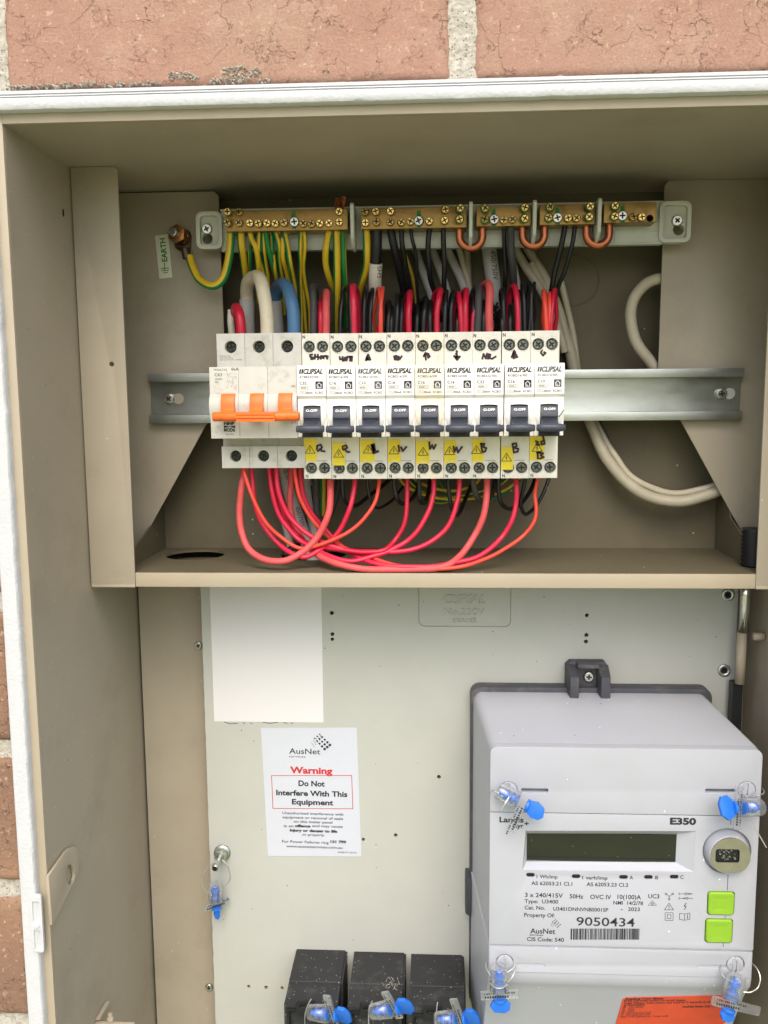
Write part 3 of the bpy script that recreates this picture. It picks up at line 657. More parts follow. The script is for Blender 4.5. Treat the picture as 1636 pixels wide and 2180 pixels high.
# ================================================================== breakers
YSH, YN, YLB = -47.0, -69.0, -71.0                              # shoulders, nose, label plate
A2 = lambda x, y: (630+x/5.453, 690+y/5.453)                    # enlarged left half of the breaker row
A3 = lambda x, y: (920+x/5.453, 690+y/5.453)
PITCHM = (XX(1191.5, YSH, 740)-XX(643.5, YSH, 740))/9
XB0 = XX(643.5, YSH, 760)+PITCHM/2
ZT1, ZT0 = ZZ(707.5, YSH), ZZ(740, YSH)
ZN1, ZLB0, ZN0 = ZZ(776, YLB), ZZ(842, YLB), ZZ(929, YN)
ZB0 = ZZ(1019, YSH); ZHB = ZZ(996.5, YSH); ZHT = ZZ(736, YSH)
HX = 4.25
W2 = PITCHM/2-.12
def breaker_proto(m_body, m_face):
    o = thing('circuit_breaker', (0, 0, RZ)); 
    s = MB()                                                    # upper shoulder
    s.holes([(-W2, ZN1-3), (W2, ZN1-3), (W2, ZT1), (-W2, ZT1)], [circ(-HX, ZHT, 3.7, 24), circ(HX, ZHT, 3.7, 24)], YSH, 6, through=False, depth=5)
    s.holes([(-W2, ZB0), (W2, ZB0), (W2, ZN0+3), (-W2, ZN0+3)], [circ(-HX, ZHB, 3.7, 24), circ(HX, ZHB, 3.7, 24)], YSH, 6, through=False, depth=5)
    s.box(-W2+.05, W2-.05, YN+9, -2, ZN0+2.9, ZN1-2.9)
    for zz in (ZHT, ZHB):                                       # raised lips round the terminal openings
        for hx in (-HX, HX): s.lathe((hx, YSH+.02, zz), (0, -1, 0), [(0, 4.35), (.35, 4.2), (.35, 3.75), (-.3, 3.7)], 28, cap=(False, False))
    # fine vertical mould lines above the openings
    for hx in (-HX, HX): s.box(hx-.09, hx+.09, YSH-.12, YSH+.1, ZHT+4.5, ZT1-.3); s.box(hx-.09, hx+.09, YSH-.12, YSH+.1, ZB0+.3, ZHB-4.5)
    s.build('housing', m_body, o, bevel=.22)
    # nose with an open toggle well
    zw1, zw0 = ZZ(865, YN), ZZ(908, YN); wx = 5.3
    s = MB(); zc = ZLB0-1
    outer = [(-W2, ZN0), (W2, ZN0), (W2, ZN1-1.4), (-W2, ZN1-1.4)]
    well = rrect(-wx, wx, zw0-6, zw1+.6, .6, 3); 
    s.holes(outer, [well], YN, YN+11, through=False, depth=10)
    s.box(-W2, W2, YN+11.01, YSH+.5, ZN0, ZN1-1.4)
    # bulging cheeks left and right of the toggle
    for sg in (-1, 1):
        zt, zb = zw1+2.2, zw0-.5; n = 12; rows = []
        for i in range(n+1):
            a = i/n; z = zb+(zt-zb)*a; q = math.sin(math.pi*a)**.6; xo = wx+.25+(W2-wx-.5)*(.25+.75*q); rows.append([(sg*(wx+.05), YN+.1, z), (sg*(wx+.05), YN-1.9*q-.05, z), (sg*(wx+.8), YN-2.1*q-.05, z), (sg*(xo-.4), YN-.9*q-.05, z), (sg*xo, YN+.1, z)])
        s.loft(rows, sm=True, closed=True)
    # brow arch over the toggle
    rows = []
    for i in range(11):
        a = i/10; x = -wx+2*wx*a; q = math.sin(math.pi*a); rows.append([(x, YN+.1, zw1+.4), (x, YN-1.5, zw1+.5+.4*q), (x, YN-1.2, zw1+1.6+.9*q), (x, YN+.1, zw1+2.0+1.0*q)])
    s.loft(rows, sm=True)
    s.build('nose', m_face, o, bevel=.2, ang=50)
    # label plate
    s = MB(); s.px([(YLB, ZN1), (YLB+.0, ZLB0+.2), (YN+.02, ZLB0-1.7), (YN+2, ZLB0-1.7), (YN+2, ZN1)], -W2+.05, W2-.05); lp_ = s.build('label_plate', m_face, o, bevel=.25)
    # toggle: barrel, neck and cross bar
    s = MB(); zc = (zw1+zw0)/2-1.5; yc = YN+8; n = 14; prof = []
    for i in range(n+1):
        a = math.radians(60-130*i/n); prof.append((yc-math.cos(a)*11.5, zc+math.sin(a)*11.5))
    prof = [(y, z) for y, z in prof if z < zw1+.3 and z > zw0-9]
    s.px([(yc, prof[0][1])]+prof+[(yc, prof[-1][1])], -wx+.25, wx-.25)
    zl = ZZ(888, YN-4); s.box(-wx+.3, wx-.3, YN-5.2, YN-1.2, zl-.35, zl+.35)
    zb1, zb0 = ZZ(904, YN-9), ZZ(921, YN-11)
    s.loft([[(x, YN-3, z+1) for x, z in ((-wx+.4, zb0), (wx-.4, zb0), (wx-.4, zb1+1.5), (-wx+.4, zb1+1.5))], [(x, YN-10, z) for x, z in ((-wx+.6, zb0+.4), (wx-.6, zb0+.4), (wx-.6, zb1), (-wx+.6, zb1))]])
    bx = W2-.3; zm = (zb1+zb0)/2; hh = (zb1-zb0)/2; rr = []
    for x, k in ((-bx, .72), (-bx+1.2, .95), (-bx+1.6, .8), (-bx+2.2, 1), (-wx*.5, 1.0), (0, 1.05), (wx*.5, 1.0), (bx-2.2, 1), (bx-1.6, .8), (bx-1.2, .95), (bx, .72)):
        rr.append([(x, YN-11.2-abs(0)*0+math.cos(a)*1.9*k+ (0.5*(abs(x)/bx)**2), zm+math.sin(a)*hh*k) for a in [i*math.pi/6 for i in range(12)]])
    s.loft(rr, sm=True)
    s.build('toggle', 'toggle', o, bevel=.12)
    s = MB(); s.holes([(-wx-.9, ZN0-.4), (wx+1.1, ZN0-.4), (wx+1.1, zb0+.6), (-wx-.9, zb0+.6)], [[(-1.4, ZN0+.8), (1.8, ZN0+.8), (1.8, ZN0+1.25), (-1.4, ZN0+1.25)]], YN-2.6, YN+1, through=False, depth=1); s.build('toggle_stop', 'blackplastic', o, bevel=.15)
    for hx in (-HX, HX):
        put_screw('term', (hx, YSH+2.9, ZHT), o, 'terminal_screw'); put_screw('term', (hx, YSH+2.9, ZHB), o, 'terminal_screw')
    # OFF marking on the toggle and the N marks
    s = Print(); s.text('O.OFF', (0.1, yc-11.9, ZZ(875.5, YN-3)), 7.0, 1.45, u=Vector((1, 0, 0)), v=Vector((0, .25, 1)).normalized(), bold=.03, align='C'); s.build('toggle_mark', 'whiteprint', o)
    s = Print(); s.text('N', (-W2+.5, YSH-.12, ZT1-3.2), 1.7, 2.0, bold=.03); s.text('N', (-W2+.9, YSH-.12, ZB0+.7), 1.7, 2.0, bold=.03)
    s.rect(-W2+8.5, W2-3.0, ZZ(981.2, YSH), ZZ(980.5, YSH), YSH-.12); s.build('shoulder_mark', 'ink', o)
    return o, lp_
def face_print(parent, model, rating, ox, ink, y=YLB-.06):
    s = Print(); X = lambda px: (px-636)/62.2*PITCHM-PITCHM/2+ox; Zf = lambda py: ZZ(py, YLB)
    m = PITCHM/62.2
    # two slanted bars and the name
    for b0 in (641, 645.7): s.quad([(X(b0), y, Zf(794)), (X(b0+3.6), y, Zf(794)), (X(b0+5.4), y, Zf(784)), (X(b0+1.8), y, Zf(784))])
    s.text('CLIPSAL', (X(650.5), y, Zf(794)), X(691.5)-X(650.5), 10*m, bold=.045, shear=.28)
    s.text(model, (X(642.5), y, Zf(803.5)), X(683)-X(642.5), 4.6*m, bold=.02)
    s.text(rating, (X(642), y, Zf(817)), X(657)-X(642), 5.8*m, bold=.025)
    s.build('name_print', ink, parent)
    s = Print()
    fr = [(642, 820), (664.5, 820), (664.5, 827.5), (642, 827.5)]
    def ln(pts, w_=.5, mi=0, cl=False):
        q = [Vector((X(a), y, Zf(b))) for a, b in pts]; 
        if cl: q.append(q[0])
        s.stroke(q, w_*m, mi=mi)
    ln(fr, .6, cl=True); ln([(658.5, 820), (658.5, 827.5)], .6)
    s.text('4500', (X(644), y, Zf(826)), X(656.5)-X(644), 4.2*m, bold=.02); s.text('3', (X(660.3), y, Zf(826)), None, 4.2*m)
    ln([(642, 831.5), (653.5, 831.5), (653.5, 837), (642, 837)], .5, cl=True); ln([(647.7, 831.5), (647.7, 837)], .5); ln([(643.2, 835), (645, 833), (646.5, 835)], .5); ln([(649, 833), (652, 836)], .5)
    s.text('30mA', (X(654.5), y, Zf(837)), X(670)-X(654.5), 4.6*m, bold=.03); s.text('RCBO', (X(674), y, Zf(837)), X(692)-X(674), 4.6*m, bold=.02)
    s.build('rating_print', 'inkgrey', parent)
    s = Print(); s.face([s.bm.verts.new((x, y, z)) for x, z in rrect(X(675.5), X(691.5), Zf(827), Zf(810.5), 1.5*m)]); s.build('house_symbol', ink, parent)
    s = Print(); y -= .15
    ln([(678.5, 818.6), (683.5, 813.5), (688.6, 818.6)], 1.1); ln([(679.5, 818.5), (679.5, 824.5), (687.6, 824.5), (687.6, 818.5)], 1.0); ln([(681.8, 819.5), (681.8, 822.6), (684, 822.6)], .9)
    s.build('house_symbol', 'whiteprint', parent)
def copy_part(o, parent):
    c = o.copy(); C.objects.link(c); c.parent = parent
    for ch in list(o.children): copy_part(ch, c)
    return c
names = [('RCBE232/30S', 'C32'), ('RCBE216/30S', 'C16'), ('RCBE210/30S', 'C10'), ('RCBE216/30S', 'C16'), ('RCBE216/30S', 'C16'), ('RCBE216/30S', 'C16'), ('RCBE232/30S', 'C32'), ('RCBE216/30S', 'C16'), ('RCBE210/30S', 'C10')]
stk = [(A2, 97, 247, 1330, 1590, 167, 1460), (A2, 425, 577, 1378, 1640, 500, 1505), (A2, 748, 920, 1342, 1600, 843, 1458), (A2, 1062, 1218, 1342, 1603, 1140, 1468), (A2, 1383, 1553, 1355, 1620, 1480, 1483),
       (A3, 127, 280, 1350, 1612, 205, 1475), (A3, 445, 600, 1332, 1602, 517, 1462), (A3, 785, 940, 1425, 1688, 865, 1550), (A3, 1118, 1303, 1308, 1578, 1222, 1437)]
hw = {0: [[(195, 352), (165, 360), (170, 380), (205, 390), (200, 405), (175, 405)], [(225, 350), (222, 405)], [(258, 352), (260, 410)], [(225, 380), (258, 378)], [(295, 370), (280, 385), (290, 402), (308, 390), (300, 368)], [(325, 368), (325, 400)], [(325, 375), (350, 368), (360, 390), (372, 370), (365, 405)]],
      1: [[(510, 380), (515, 410), (540, 405), (545, 380)], [(545, 380), (548, 430)], [(560, 425), (575, 385), (585, 425)], [(600, 380), (592, 420)], [(600, 380), (655, 377)], [(630, 378), (632, 428)], [(655, 377), (650, 430)]],
      2: [[(815, 420), (840, 355), (865, 415)], [(820, 395), (862, 392)], [(838, 360), (838, 415)], [(826, 408), (855, 400)]],
      3: [[(1142, 370), (1150, 410), (1190, 415), (1195, 380), (1160, 366)], [(1158, 380), (1180, 400)], [(1195, 375), (1205, 410), (1232, 372)]],
      4: [[(1485, 375), (1505, 335), (1540, 345), (1558, 380)], [(1503, 340), (1512, 415)], [(1525, 345), (1540, 395)]],
      5: [[(275, 300), (293, 320), (278, 350)], [(290, 345), (293, 410)], [(255, 368), (293, 415), (326, 375)], [(270, 375), (315, 380)]],
      6: [[(585, 405), (600, 345), (625, 400), (640, 340)], [(658, 345), (650, 405)], [(680, 350), (668, 395), (700, 402), (742, 376)]],
      7: [[(925, 385), (955, 308), (992, 385)], [(948, 320), (948, 400)], [(966, 325), (970, 392)]],
      8: [[(1280, 298), (1265, 332), (1290, 365), (1320, 335), (1300, 325)]]}
hb = {0: [[(245, 1455), (250, 1412), (290, 1400), (305, 1430), (290, 1452), (255, 1475)], [(280, 1445), (305, 1475), (338, 1477)]],
      1: [[(545, 1450), (545, 1420), (585, 1408), (598, 1435), (550, 1460)], [(570, 1455), (600, 1485), (628, 1482)]],
      2: [[(882, 1402), (905, 1500)], [(890, 1398), (915, 1495)], [(907, 1395), (922, 1490), (958, 1476)]],
      3: [[(1193, 1408), (1203, 1478)], [(1222, 1428), (1243, 1475), (1286, 1424)]],
      4: [[(1550, 1370), (1558, 1450), (1585, 1405), (1602, 1450), (1628, 1398)]],
      5: [[(250, 1420), (262, 1482), (285, 1430), (303, 1492), (350, 1424)]],
      6: [[(572, 1385), (582, 1470)], [(565, 1390), (612, 1390), (592, 1425), (632, 1440), (620, 1475), (585, 1488)]],
      7: [[(937, 1395), (950, 1488)], [(935, 1390), (978, 1384), (984, 1415), (950, 1435), (1003, 1448), (997, 1480), (948, 1492)]],
      8: [[(1205, 1358), (1232, 1372), (1212, 1400), (1250, 1400)], [(1288, 1298), (1302, 1350), (1270, 1365), (1275, 1398), (1308, 1390), (1302, 1345)], [(1218, 1492), (1262, 1492)], [(1228, 1495), (1230, 1562)], [(1252, 1495), (1292, 1500), (1262, 1525), (1298, 1545), (1252, 1563)]]}
blab = ['C32 circuit breaker directly beside the grey main switch',
        'C16 circuit breaker second from the main switch, yellow sticker low over a terminal hole',
        'C10 circuit breaker third from the main switch, heavy marker strokes across its yellow sticker',
        'C16 circuit breaker fourth from the main switch, left neighbour of the cream stained one',
        'cream stained C16 circuit breaker in the middle of the row with yellowed plastic',
        'C16 circuit breaker with a down arrow in marker, right neighbour of the cream stained one',
        'C32 circuit breaker second of its rating, left of the narrow gap in the row',
        'C16 circuit breaker with up arrow and low crooked yellow sticker, right of narrow gap',
        'C10 circuit breaker at the far right end of the row with scrawled yellow sticker']
pA, lA = breaker_proto('mcb', 'mcbwhite')
clones = {}
for i in (1, 2, 3, 5, 6, 7, 8):                                # copies are taken before anything is printed on the first one
    o = pA.copy(); C.objects.link(o); ORG[o] = ORG[pA]
    for ch in list(pA.children):
        c = copy_part(ch, o)
        if c.name.startswith('label_plate'): clones[i] = (o, c)
BXC = []
for i in range(9):
    fr = A2 if i < 5 else A3
    if i == 4:
        o, lp_ = breaker_proto('cream', 'cream')
    elif i == 0: o, lp_ = pA, lA
    else: o, lp_ = clones[i]
    dx = [-.12, -.06, 0, 0, 0, 0, -.15, .25, .2][i]; dz = [.2, 0, 0, .1, 0, 0, 0, .05, .2][i]
    xc = XB0+PITCHM*i+dx; BXC.append(xc)
    # parts specific to this breaker are made in world space and then moved with it
    off = Vector((xc, 0, RZ+dz)); ORG[o] = Vector((0, 0, RZ))
    o.name = 'circuit_breaker'
    tag(o, blab[i], 'circuit breaker', 'circuit breakers in a row on the rail')
    specific = (i, o, lp_, xc, dz)
    ink = 'ink' if i not in (2, 4, 8) else 'inkgrey'
    ORG[o] = Vector((0, 0, RZ)); face_print(lp_, names[i][0], names[i][1], 0, ink)
    ORG[o] = off
    f, x0, x1, y0, y1, tx, ty = stk[i]
    qa = P(*f(x0, y0), YSH); qb = P(*f(x1, y1), YSH); tl = random.uniform(-.15, .15)
    ztop = min(qa.z, ZN0-.1)
    s = MB(); s.py([(max(qa.x, xc-W2+.05)+tl, ztop), (max(qa.x, xc-W2+.05), qb.z), (qb.x, qb.z-tl), (qb.x+tl, ztop)], YSH-.62 if i in (1, 7) else YSH-.2, YSH-.08 if i not in (1, 7) else YSH-.5)
    stp = s.build('warning_sticker', 'yellow', o)
    yy = YSH-(.68 if i in (1, 7) else .26); s = Print(); cc = P(*f(tx, ty), YSH); r = 58/5.453*MPP(YSH); h_ = 92/5.453*MPP(YSH)
    tri = [Vector((cc.x-r, yy, cc.z-h_*.42)), Vector((cc.x+r, yy, cc.z-h_*.42)), Vector((cc.x, yy, cc.z+h_*.58))]
    s.stroke(tri+[tri[0]], .42); s.stroke([(cc.x+.35, yy, cc.z+h_*.3), (cc.x-.6, yy, cc.z), (cc.x+.4, yy, cc.z), (cc.x-.3, yy, cc.z-h_*.26)], .36)
    s.build('voltage_symbol', 'ink', stp)
    s = Print()
    for st_ in hw[i]: s.stroke([P(*f(a, b), YSH-.14) for a, b in st_], 1.25 if i != 2 else 1.5)
    for st_ in hb[i]: s.stroke([P(*f(a, b), YSH-.75) for a, b in st_], 1.25 if i not in (2,) else 1.6)
    if i == 8:
        s.stroke([P(*A3(1475, 1075), YN-2.5), P(*A3(1530, 1000), YN-2.5)], .5)
    s.build('marker_writing', 'marker', o)
    o.location = off*MM
# ------------------------------------------------------------------ main switch
XM0 = XX(461.5, YSH, 740); XM1 = XX(643, YSH, 740)-.3; mw = (XM1-XM0)/3
ms = thing('main_switch', ((XM0+XM1)/2, 0, RZ), 'grimy grey three pole main switch with orange linked toggles left of the breakers', 'main switch')
YMN = -68.0
T1 = ZZ(705, YSH); N1 = ZZ(777, YMN); N0 = ZZ(931, YMN); B1 = ZZ(948, YSH); B0 = ZZ(995, YSH-1)
zt = ZZ(734, YSH); zb = ZZ(969, YSH)
for i in range(3):
    x0 = XM0+mw*i+.08; x1 = XM0+mw*(i+1)-.08; xc = (x0+x1)/2
    s = MB(); s.holes([(x0, N1-4), (x1, N1-4), (x1, T1), (x0, T1)], [circ(xc, zt, 3.9, 24)], YSH, 6, through=False, depth=7)
    dxb = 1.4
    s.holes([(x0+dxb, B0), (x1+dxb, B0), (x1+dxb, B1), (x0+dxb, B1)], [circ(xc+dxb, zb, 3.7, 24)], YSH-1, 6, through=False, depth=7)
    s.box(x0+dxb, x1+dxb, YSH+4, 6, B1-.01, N0+5)
    s.px([(YMN, N1), (YMN, ZZ(836, YMN)), (YMN-2, ZZ(845, YMN)), (YMN-3.2, ZZ(858, YMN)), (YMN-2, ZZ(878, YMN)), (YMN, ZZ(893, YMN)), (YMN, N0), (-4, N0), (-4, N1)], x0-.1, x1-.1)
    for zz_, xx_ in ((zt, xc), (zb, xc+dxb)):
        s.box(xx_-.12, xx_+.12, YSH-.15 if zz_ == zt else YSH-1.15, YSH+.3, zz_+4.2, (T1-.4) if zz_ == zt else B1-.4); s.box(xx_-.12, xx_+.12, YSH-.15 if zz_ == zt else YSH-1.15, YSH+.3, (N1+1) if zz_ == zt else B0+.4, zz_-4.2)
    s.build('pole_housing', 'msw', ms, bevel=.3)
    put_screw('main', (xc, YSH+4.8, zt), ms, 'terminal_screw'); put_screw('main', (xc+dxb, YSH+3.6, zb), ms, 'terminal_screw')
s = MB(); YO = YMN
hxs = [(470.5, 499.5), (532, 560.5), (592.5, 621.5)]
for a, b in hxs:
    xa, xb = XX(a, YO-4, 850), XX(b, YO-4, 850)
    pr = [(YO+1, ZZ(834, YO-2)), (YO-2.4, ZZ(834.5, YO-2)), (YO-4.6, ZZ(845, YO-4)), (YO-5.5, ZZ(858, YO-5)), (YO-5.5, ZZ(868, YO-5)), (YO-8.5, ZZ(878, YO-8)), (YO+1, ZZ(886, YO))]
    s.px(pr, xa, xb)
xa, xb = XX(453, YO-11, 884), XX(637.5, YO-11, 884); zc = ZZ(884, YO-11); rr = []
for x, k in ((xa, .85), (xa+.8, 1), (xb-.8, 1), (xb, .85)): rr.append([(x, YO-10+math.cos(a)*3.1*k, zc+math.sin(a)*2.9*k) for a in [i*math.pi/8+.2 for i in range(16)]])
s.loft(rr, sm=True)
ga, gb = XX(503, YO-13, 886), XX(586, YO-13, 886)
for z_, d_ in ((878.5, 0), (885.5, .6), (892.5, 0)): s.box(ga, gb, YO-13.6-d_, YO-9, ZZ(z_+3.0, YO-13), ZZ(z_-3.0, YO-13))
s.build('linked_toggle', 'orange', ms, bevel=.3)
s = Print()
s.tpx('MOD6-3-63', 456, 483, 789.5, 4.2, YMN-.1, mi=1); s.tpx('6kA', 493, 508.5, 789, 6.2, YMN-.1); s.tpx('C63', 457.5, 473, 801, 6.5, YMN-.1); s.tpx('230/400V~', 458, 475, 809, 3.6, YMN-.1, mi=1); s.tpx('50Hz', 458, 465.5, 815, 3.6, YMN-.1, mi=1)
s.tpx('ON', 620, 628.5, 825, 4.8, YMN-.1); s.tpx('OFF', 621, 632, 901.5, 4.8, YMN-.1)
s.tpx('NHP', 477, 500, 904.5, 5.8, YMN-.1, bold=.05); s.tpx('MOD6', 477, 501, 919, 7, YMN-.1, bold=.04); s.tpx('661063', 482, 498, 926, 3.4, YMN-.1, mi=1)
a = [P(477, 905.5, YMN-.1), P(489, 908.5, YMN-.1), P(501, 905.5, YMN-.1), P(501, 911.5, YMN-.1), P(477, 911.5, YMN-.1)]; s.quad([a[0], a[1], a[4]]); s.quad([a[1], a[2], a[3]])
for k_, t_ in enumerate(('NHP Elec Eng', '43-67 River Street', 'Richmond, Vic 3121 - Australia')): s.tpx(t_, 468.5, [492, 496.5, 516][k_], 759.5+k_*3.9, 2.6, YSH-.1, mi=1)
for cx_ in (492, 553, 614):                                    # worn dot-printed mark above each toggle
    for q in range(150 if cx_ == 492 else 60):
        gx = cx_+random.gauss(0, 6) if cx_ != 492 else cx_-8+random.randint(0, 8)*2.4+random.gauss(0, .3); gy = 795+random.randint(0, 12)*2.6+random.gauss(0, .4)
        if random.random() < .3: continue
        s.dot(P(gx, gy, YMN-.1), (.16 if cx_ == 492 else .1)*random.uniform(.7, 1.2), mi=0 if cx_ == 492 else 1, n=6)
s.build('housing_print', ['ink', 'inkgrey'], ms)

# ================================================================== terminal bar carrier with brass bars
YC = -7.0; YBF = -22.0
c0 = P(470, 449, YC); c1 = P(1412, 440, YC)
zct, zcb = (P(480, 444, YC).z+P(1400, 430, YC).z)/2, (P(480, 532, YC).z+P(1390, 524, YC).z)/2
cr = thing('terminal_bar_carrier', (0, YM, zcb), 'long pale grey plastic carrier holding the brass terminal bars, keyhole bracket at each end', 'terminal bar carrier')
s = MB(); s.box(c0.x, c1.x, YC, YC+6, zcb, zct); s.box(c0.x, c1.x, YC-1.2, YC, zct-1.2, zct); s.box(c0.x, c1.x, YC-.8, YC, zcb, zcb+1.0)
for px in (748, 1003, 1142, 1280):
    for d in (-1, 1): x = P(px, 520, YC).x+d*9; s.box(x-.6, x+.6, YC-.8, YC, zcb, zcb+8)
s.build('channel', 'abs', cr, bevel=.3)
for (xa, xb, ya, yb_, scx, scy, hy) in ((417, 475, 451, 530, 440, 487, 508), (1405, 1470, 429, 516, 1443, 469, 489)):
    A = P(xa, ya, YC-2); B = P(xb, yb_, YC-2); r = 4.2; hc = P(scx+2, hy, YC+1)
    s = MB(); o1 = rrect(A.x, B.x, B.z, A.z, r); i1 = rrect(A.x+2.6, B.x-2.6, B.z+2.6, A.z-2.6, r*.6)
    s.holes(o1, [i1], YC-3, YC+1, through=True); s.holes(rrect(A.x+.3, B.x-.3, B.z+.3, A.z-.3, r), [circ(hc.x, hc.z, 3.6, 20)], YC+.9, YC+7)
    for q in (-6, 0, 6): xs_ = B.x if xa < 900 else A.x; s.box(xs_-(1 if xa < 900 else 5), xs_+(5 if xa < 900 else 1), YC-.5, YC+.8, (A.z+B.z)/2+q-.5, (A.z+B.z)/2+q+.5)
    br = s.build('end_bracket', 'abs', cr, bevel=.4)
    p = P(scx, scy, YC-1); put_screw('zinc', (p.x, YC+.8, p.z), cr, 'bracket_screw', scale=.92)
for px, y0_, y1_ in ((750, 431, 532), (1003, 428, 530), (1139, 425, 524), (1277, 421, 520)):
    x = XX(px, -28, 480); z0, z1 = ZZ(y1_-4, -24, px), ZZ(y0_, -29, px); s = MB()
    s.px([(YC, z0), (YC-13, z0+1.5), (YC-20, z0+6), (YC-22, z1-1.5), (YC-21, z1), (YC, z1)], x-1.1, x+1.1); s.build('divider', 'abs', cr, bevel=.3)
A_ = lambda x, y: (320+x/3.718, 400+y/3.718)
B_ = lambda x, y: (740+x/3.718, 400+y/3.718)
C_ = lambda x, y: (1160+x/3.718, 400+y/3.718)
bars = [(481, 741, 449, 488.5, 'longest brass bar at the left end, full of green and yellow earth wires', A_, [(615, 190, 0), (615, 278, 0), (702, 190, 0), (702, 275, 0), (788, 278, 0), (858, 282, 0), (925, 278, 0), (990, 280, 0), (1060, 275, 0), (1140, 268, 1), (1210, 282, 0), (1277, 285, 0), (1345, 282, 0), (1412, 277, 0), (1497, 185, 0), (1497, 268, 0)]),
        (769, 994, 444, 484, 'brass neutral bar just right of the earth bar, black wires under it', B_, [(140, 190, 0), (140, 275, 0), (224, 188, 0), (228, 270, 0), (340, 185, 0), (340, 270, 0), (425, 272, 0), (500, 265, 0), (568, 258, 1), (650, 265, 0), (773, 172, 0), (773, 258, 0), (892, 165, 2), (890, 250, 2)]),
        (1015, 1131, 441, 480, 'short brass bar between the two leftmost copper links', B_, [(1088, 165, 2), (1088, 255, 2), (1160, 248, 1), (1238, 255, 0), (1310, 250, 0), (1402, 160, 2), (1402, 245, 2)]),
        (1150, 1267, 436, 477, 'short brass bar between the two rightmost copper links', C_, [(38, 155, 2), (32, 240, 2), (103, 235, 1), (185, 240, 0), (254, 240, 0), (355, 150, 2), (350, 235, 2)]),
        (1287, 1397, 432, 472, 'brass bar at the right end with one empty hole', C_, [(555, 145, 2), (548, 230, 2), (618, 220, 1), (702, 230, 0), (770, 230, 0)])]
for (xa, xb, ya, yb_, lb, fn, scs) in bars:
    A = P(xa, ya, YBF); B = P(xb, yb_, YBF); o = thing('brass_terminal_bar', ((A.x+B.x)/2, YC, B.z), lb, 'terminal bar', 'brass terminal bars in the plastic carrier')
    hl = []
    if xa > 1280: c = P(*fn(833, 240), YBF); hl = [circ(c.x, c.z, 2.2, 16)]
    s = MB(); s.holes([(A.x, B.z), (B.x, B.z), (B.x, A.z), (A.x, A.z)], hl, YBF, YC-.2, through=False, depth=6, mh=1)
    s.build('bar', ['brass', 'void'], o, bevel=.35)
    for (sx_, sy_, k) in scs:
        p = P(*fn(sx_, sy_), YBF-2)
        e = random.uniform(0, 2.2)
        sc_ = put_screw('silver' if k == 1 else 'brass', (p.x, YBF-(.3 if k != 2 else 2.6)-e*.6*(k == 0), p.z), o, 'clamp_screw', scale=1.0 if k != 1 else 1.05, tilt=(random.uniform(-.12, .12), random.uniform(-.12, .12)))
    gr = [q for q in scs if q[2] == 1]
    if gr:
        p = P(*fn(gr[0][0], gr[0][1]), YBF); s = Print()
        s.quad([(p.x-1.4, YBF-.06, p.z-4.5), (p.x+1.4, YBF-.06, p.z-4.5), (p.x+1.0, YBF-.06, p.z+6.5), (p.x-1.6, YBF-.06, p.z+6.0)]); s.build('green_paint_mark', 'greenprint', o)
    for q in scs:
        if q[2] == 2:
            p = P(*fn(q[0], q[1]), YBF-2); s = MB(); s.lathe((p.x, YBF-2.9, p.z), (0, -1, 0), [(0, 2.9), (.8, 2.9), (.9, 2.2)], 16, cap=(True, False)); s.build('green_paint_collar', 'greenprint', o)
YL = -15.0
for (xa, xb, yt, yb_, rr_, lb) in ((979, 1027, 486, 535, 8.6, 'bare copper link, leftmost of three, bridging two brass bars under the divider'), (1113, 1159, 482, 531, 8.6, 'bare copper link in the middle of three, bridging two short brass bars'), (1249, 1297, 478, 529, 8.6, 'bare copper link, rightmost of three, dull brown')):
    s = MB(); xm = (xa+xb)/2; R2 = (xb-xa)/2; yc_ = yb_-7-R2
    pts = [(xa, yt-8), (xa, yc_-4)]+[(xm-R2*math.cos(a), yc_+R2*math.sin(a)) for a in [math.pi*i/8 for i in range(9)]]+[(xb, yc_-4), (xb, yt-8)]
    s.tube([P(x, y, YL) for x, y in pts], rr_*MPP(YL)*.98, 16, sub=4)
    tag(s.build('copper_link', 'copper', smooth=True), lb, 'copper link', 'copper links between brass bars')
# copper strands above the earth bar
s = MB()
for i in range(26):
    a = A_(random.uniform(1462, 1545), 175); t_ = A_(a[0]*0+random.uniform(1465, 1548), random.uniform(65, 110)); z0 = P(a[0], 452, -15); e = P(t_[0], t_[1], random.uniform(-19, -11))
    s.tube([(z0.x, e.y, z0.z-3), ((z0.x+e.x)/2+random.uniform(-.4, .4), e.y, (z0.z+e.z)/2), tuple(e)], .32, 5, sub=2)
tag(s.build('copper_strand_tuft', 'copper', smooth=True), 'frayed tuft of bare copper strands sticking out above the left brass bar', 'wire strands')

# earth stud and tag
es = P(385, 503, YM); eo = thing('earth_stud', es, 'brass nuts on a plated stud with crimped lug on the left mounting plate', 'earth stud')
s = MB(); c = es+Vector((2, 0, -1)); ax_ = Vector((-.16, -1, .06)).normalized()
s.lathe(c, ax_, [(0, 6), (1.2, 5.8)], 24); s.build('washer', 'lug', eo)
u = Vector((1, 0, 0)); u = (u-ax_*u.dot(ax_)).normalized(); v = ax_.cross(u)
for (d0, d1, r) in ((1.6, 5.5, 6.2), (6.2, 11.5, 6.6)):
    s = MB(); s.loft([[c+ax_*d+u*math.cos(a)*r+v*math.sin(a)*r for a in [i*math.pi/3+.4*(d0 > 3) for i in range(6)]] for d in (d0, d1)]); s.build('nut', 'bronze', eo, bevel=.7)
s = MB(); s.lathe(c, ax_, [(11, 3), (17, 3), (17.6, 2.4)], 16); s.build('stud', 'zincscrew', eo)
s = MB(); l0 = c+ax_*1.4; l1 = P(396, 545, -4)
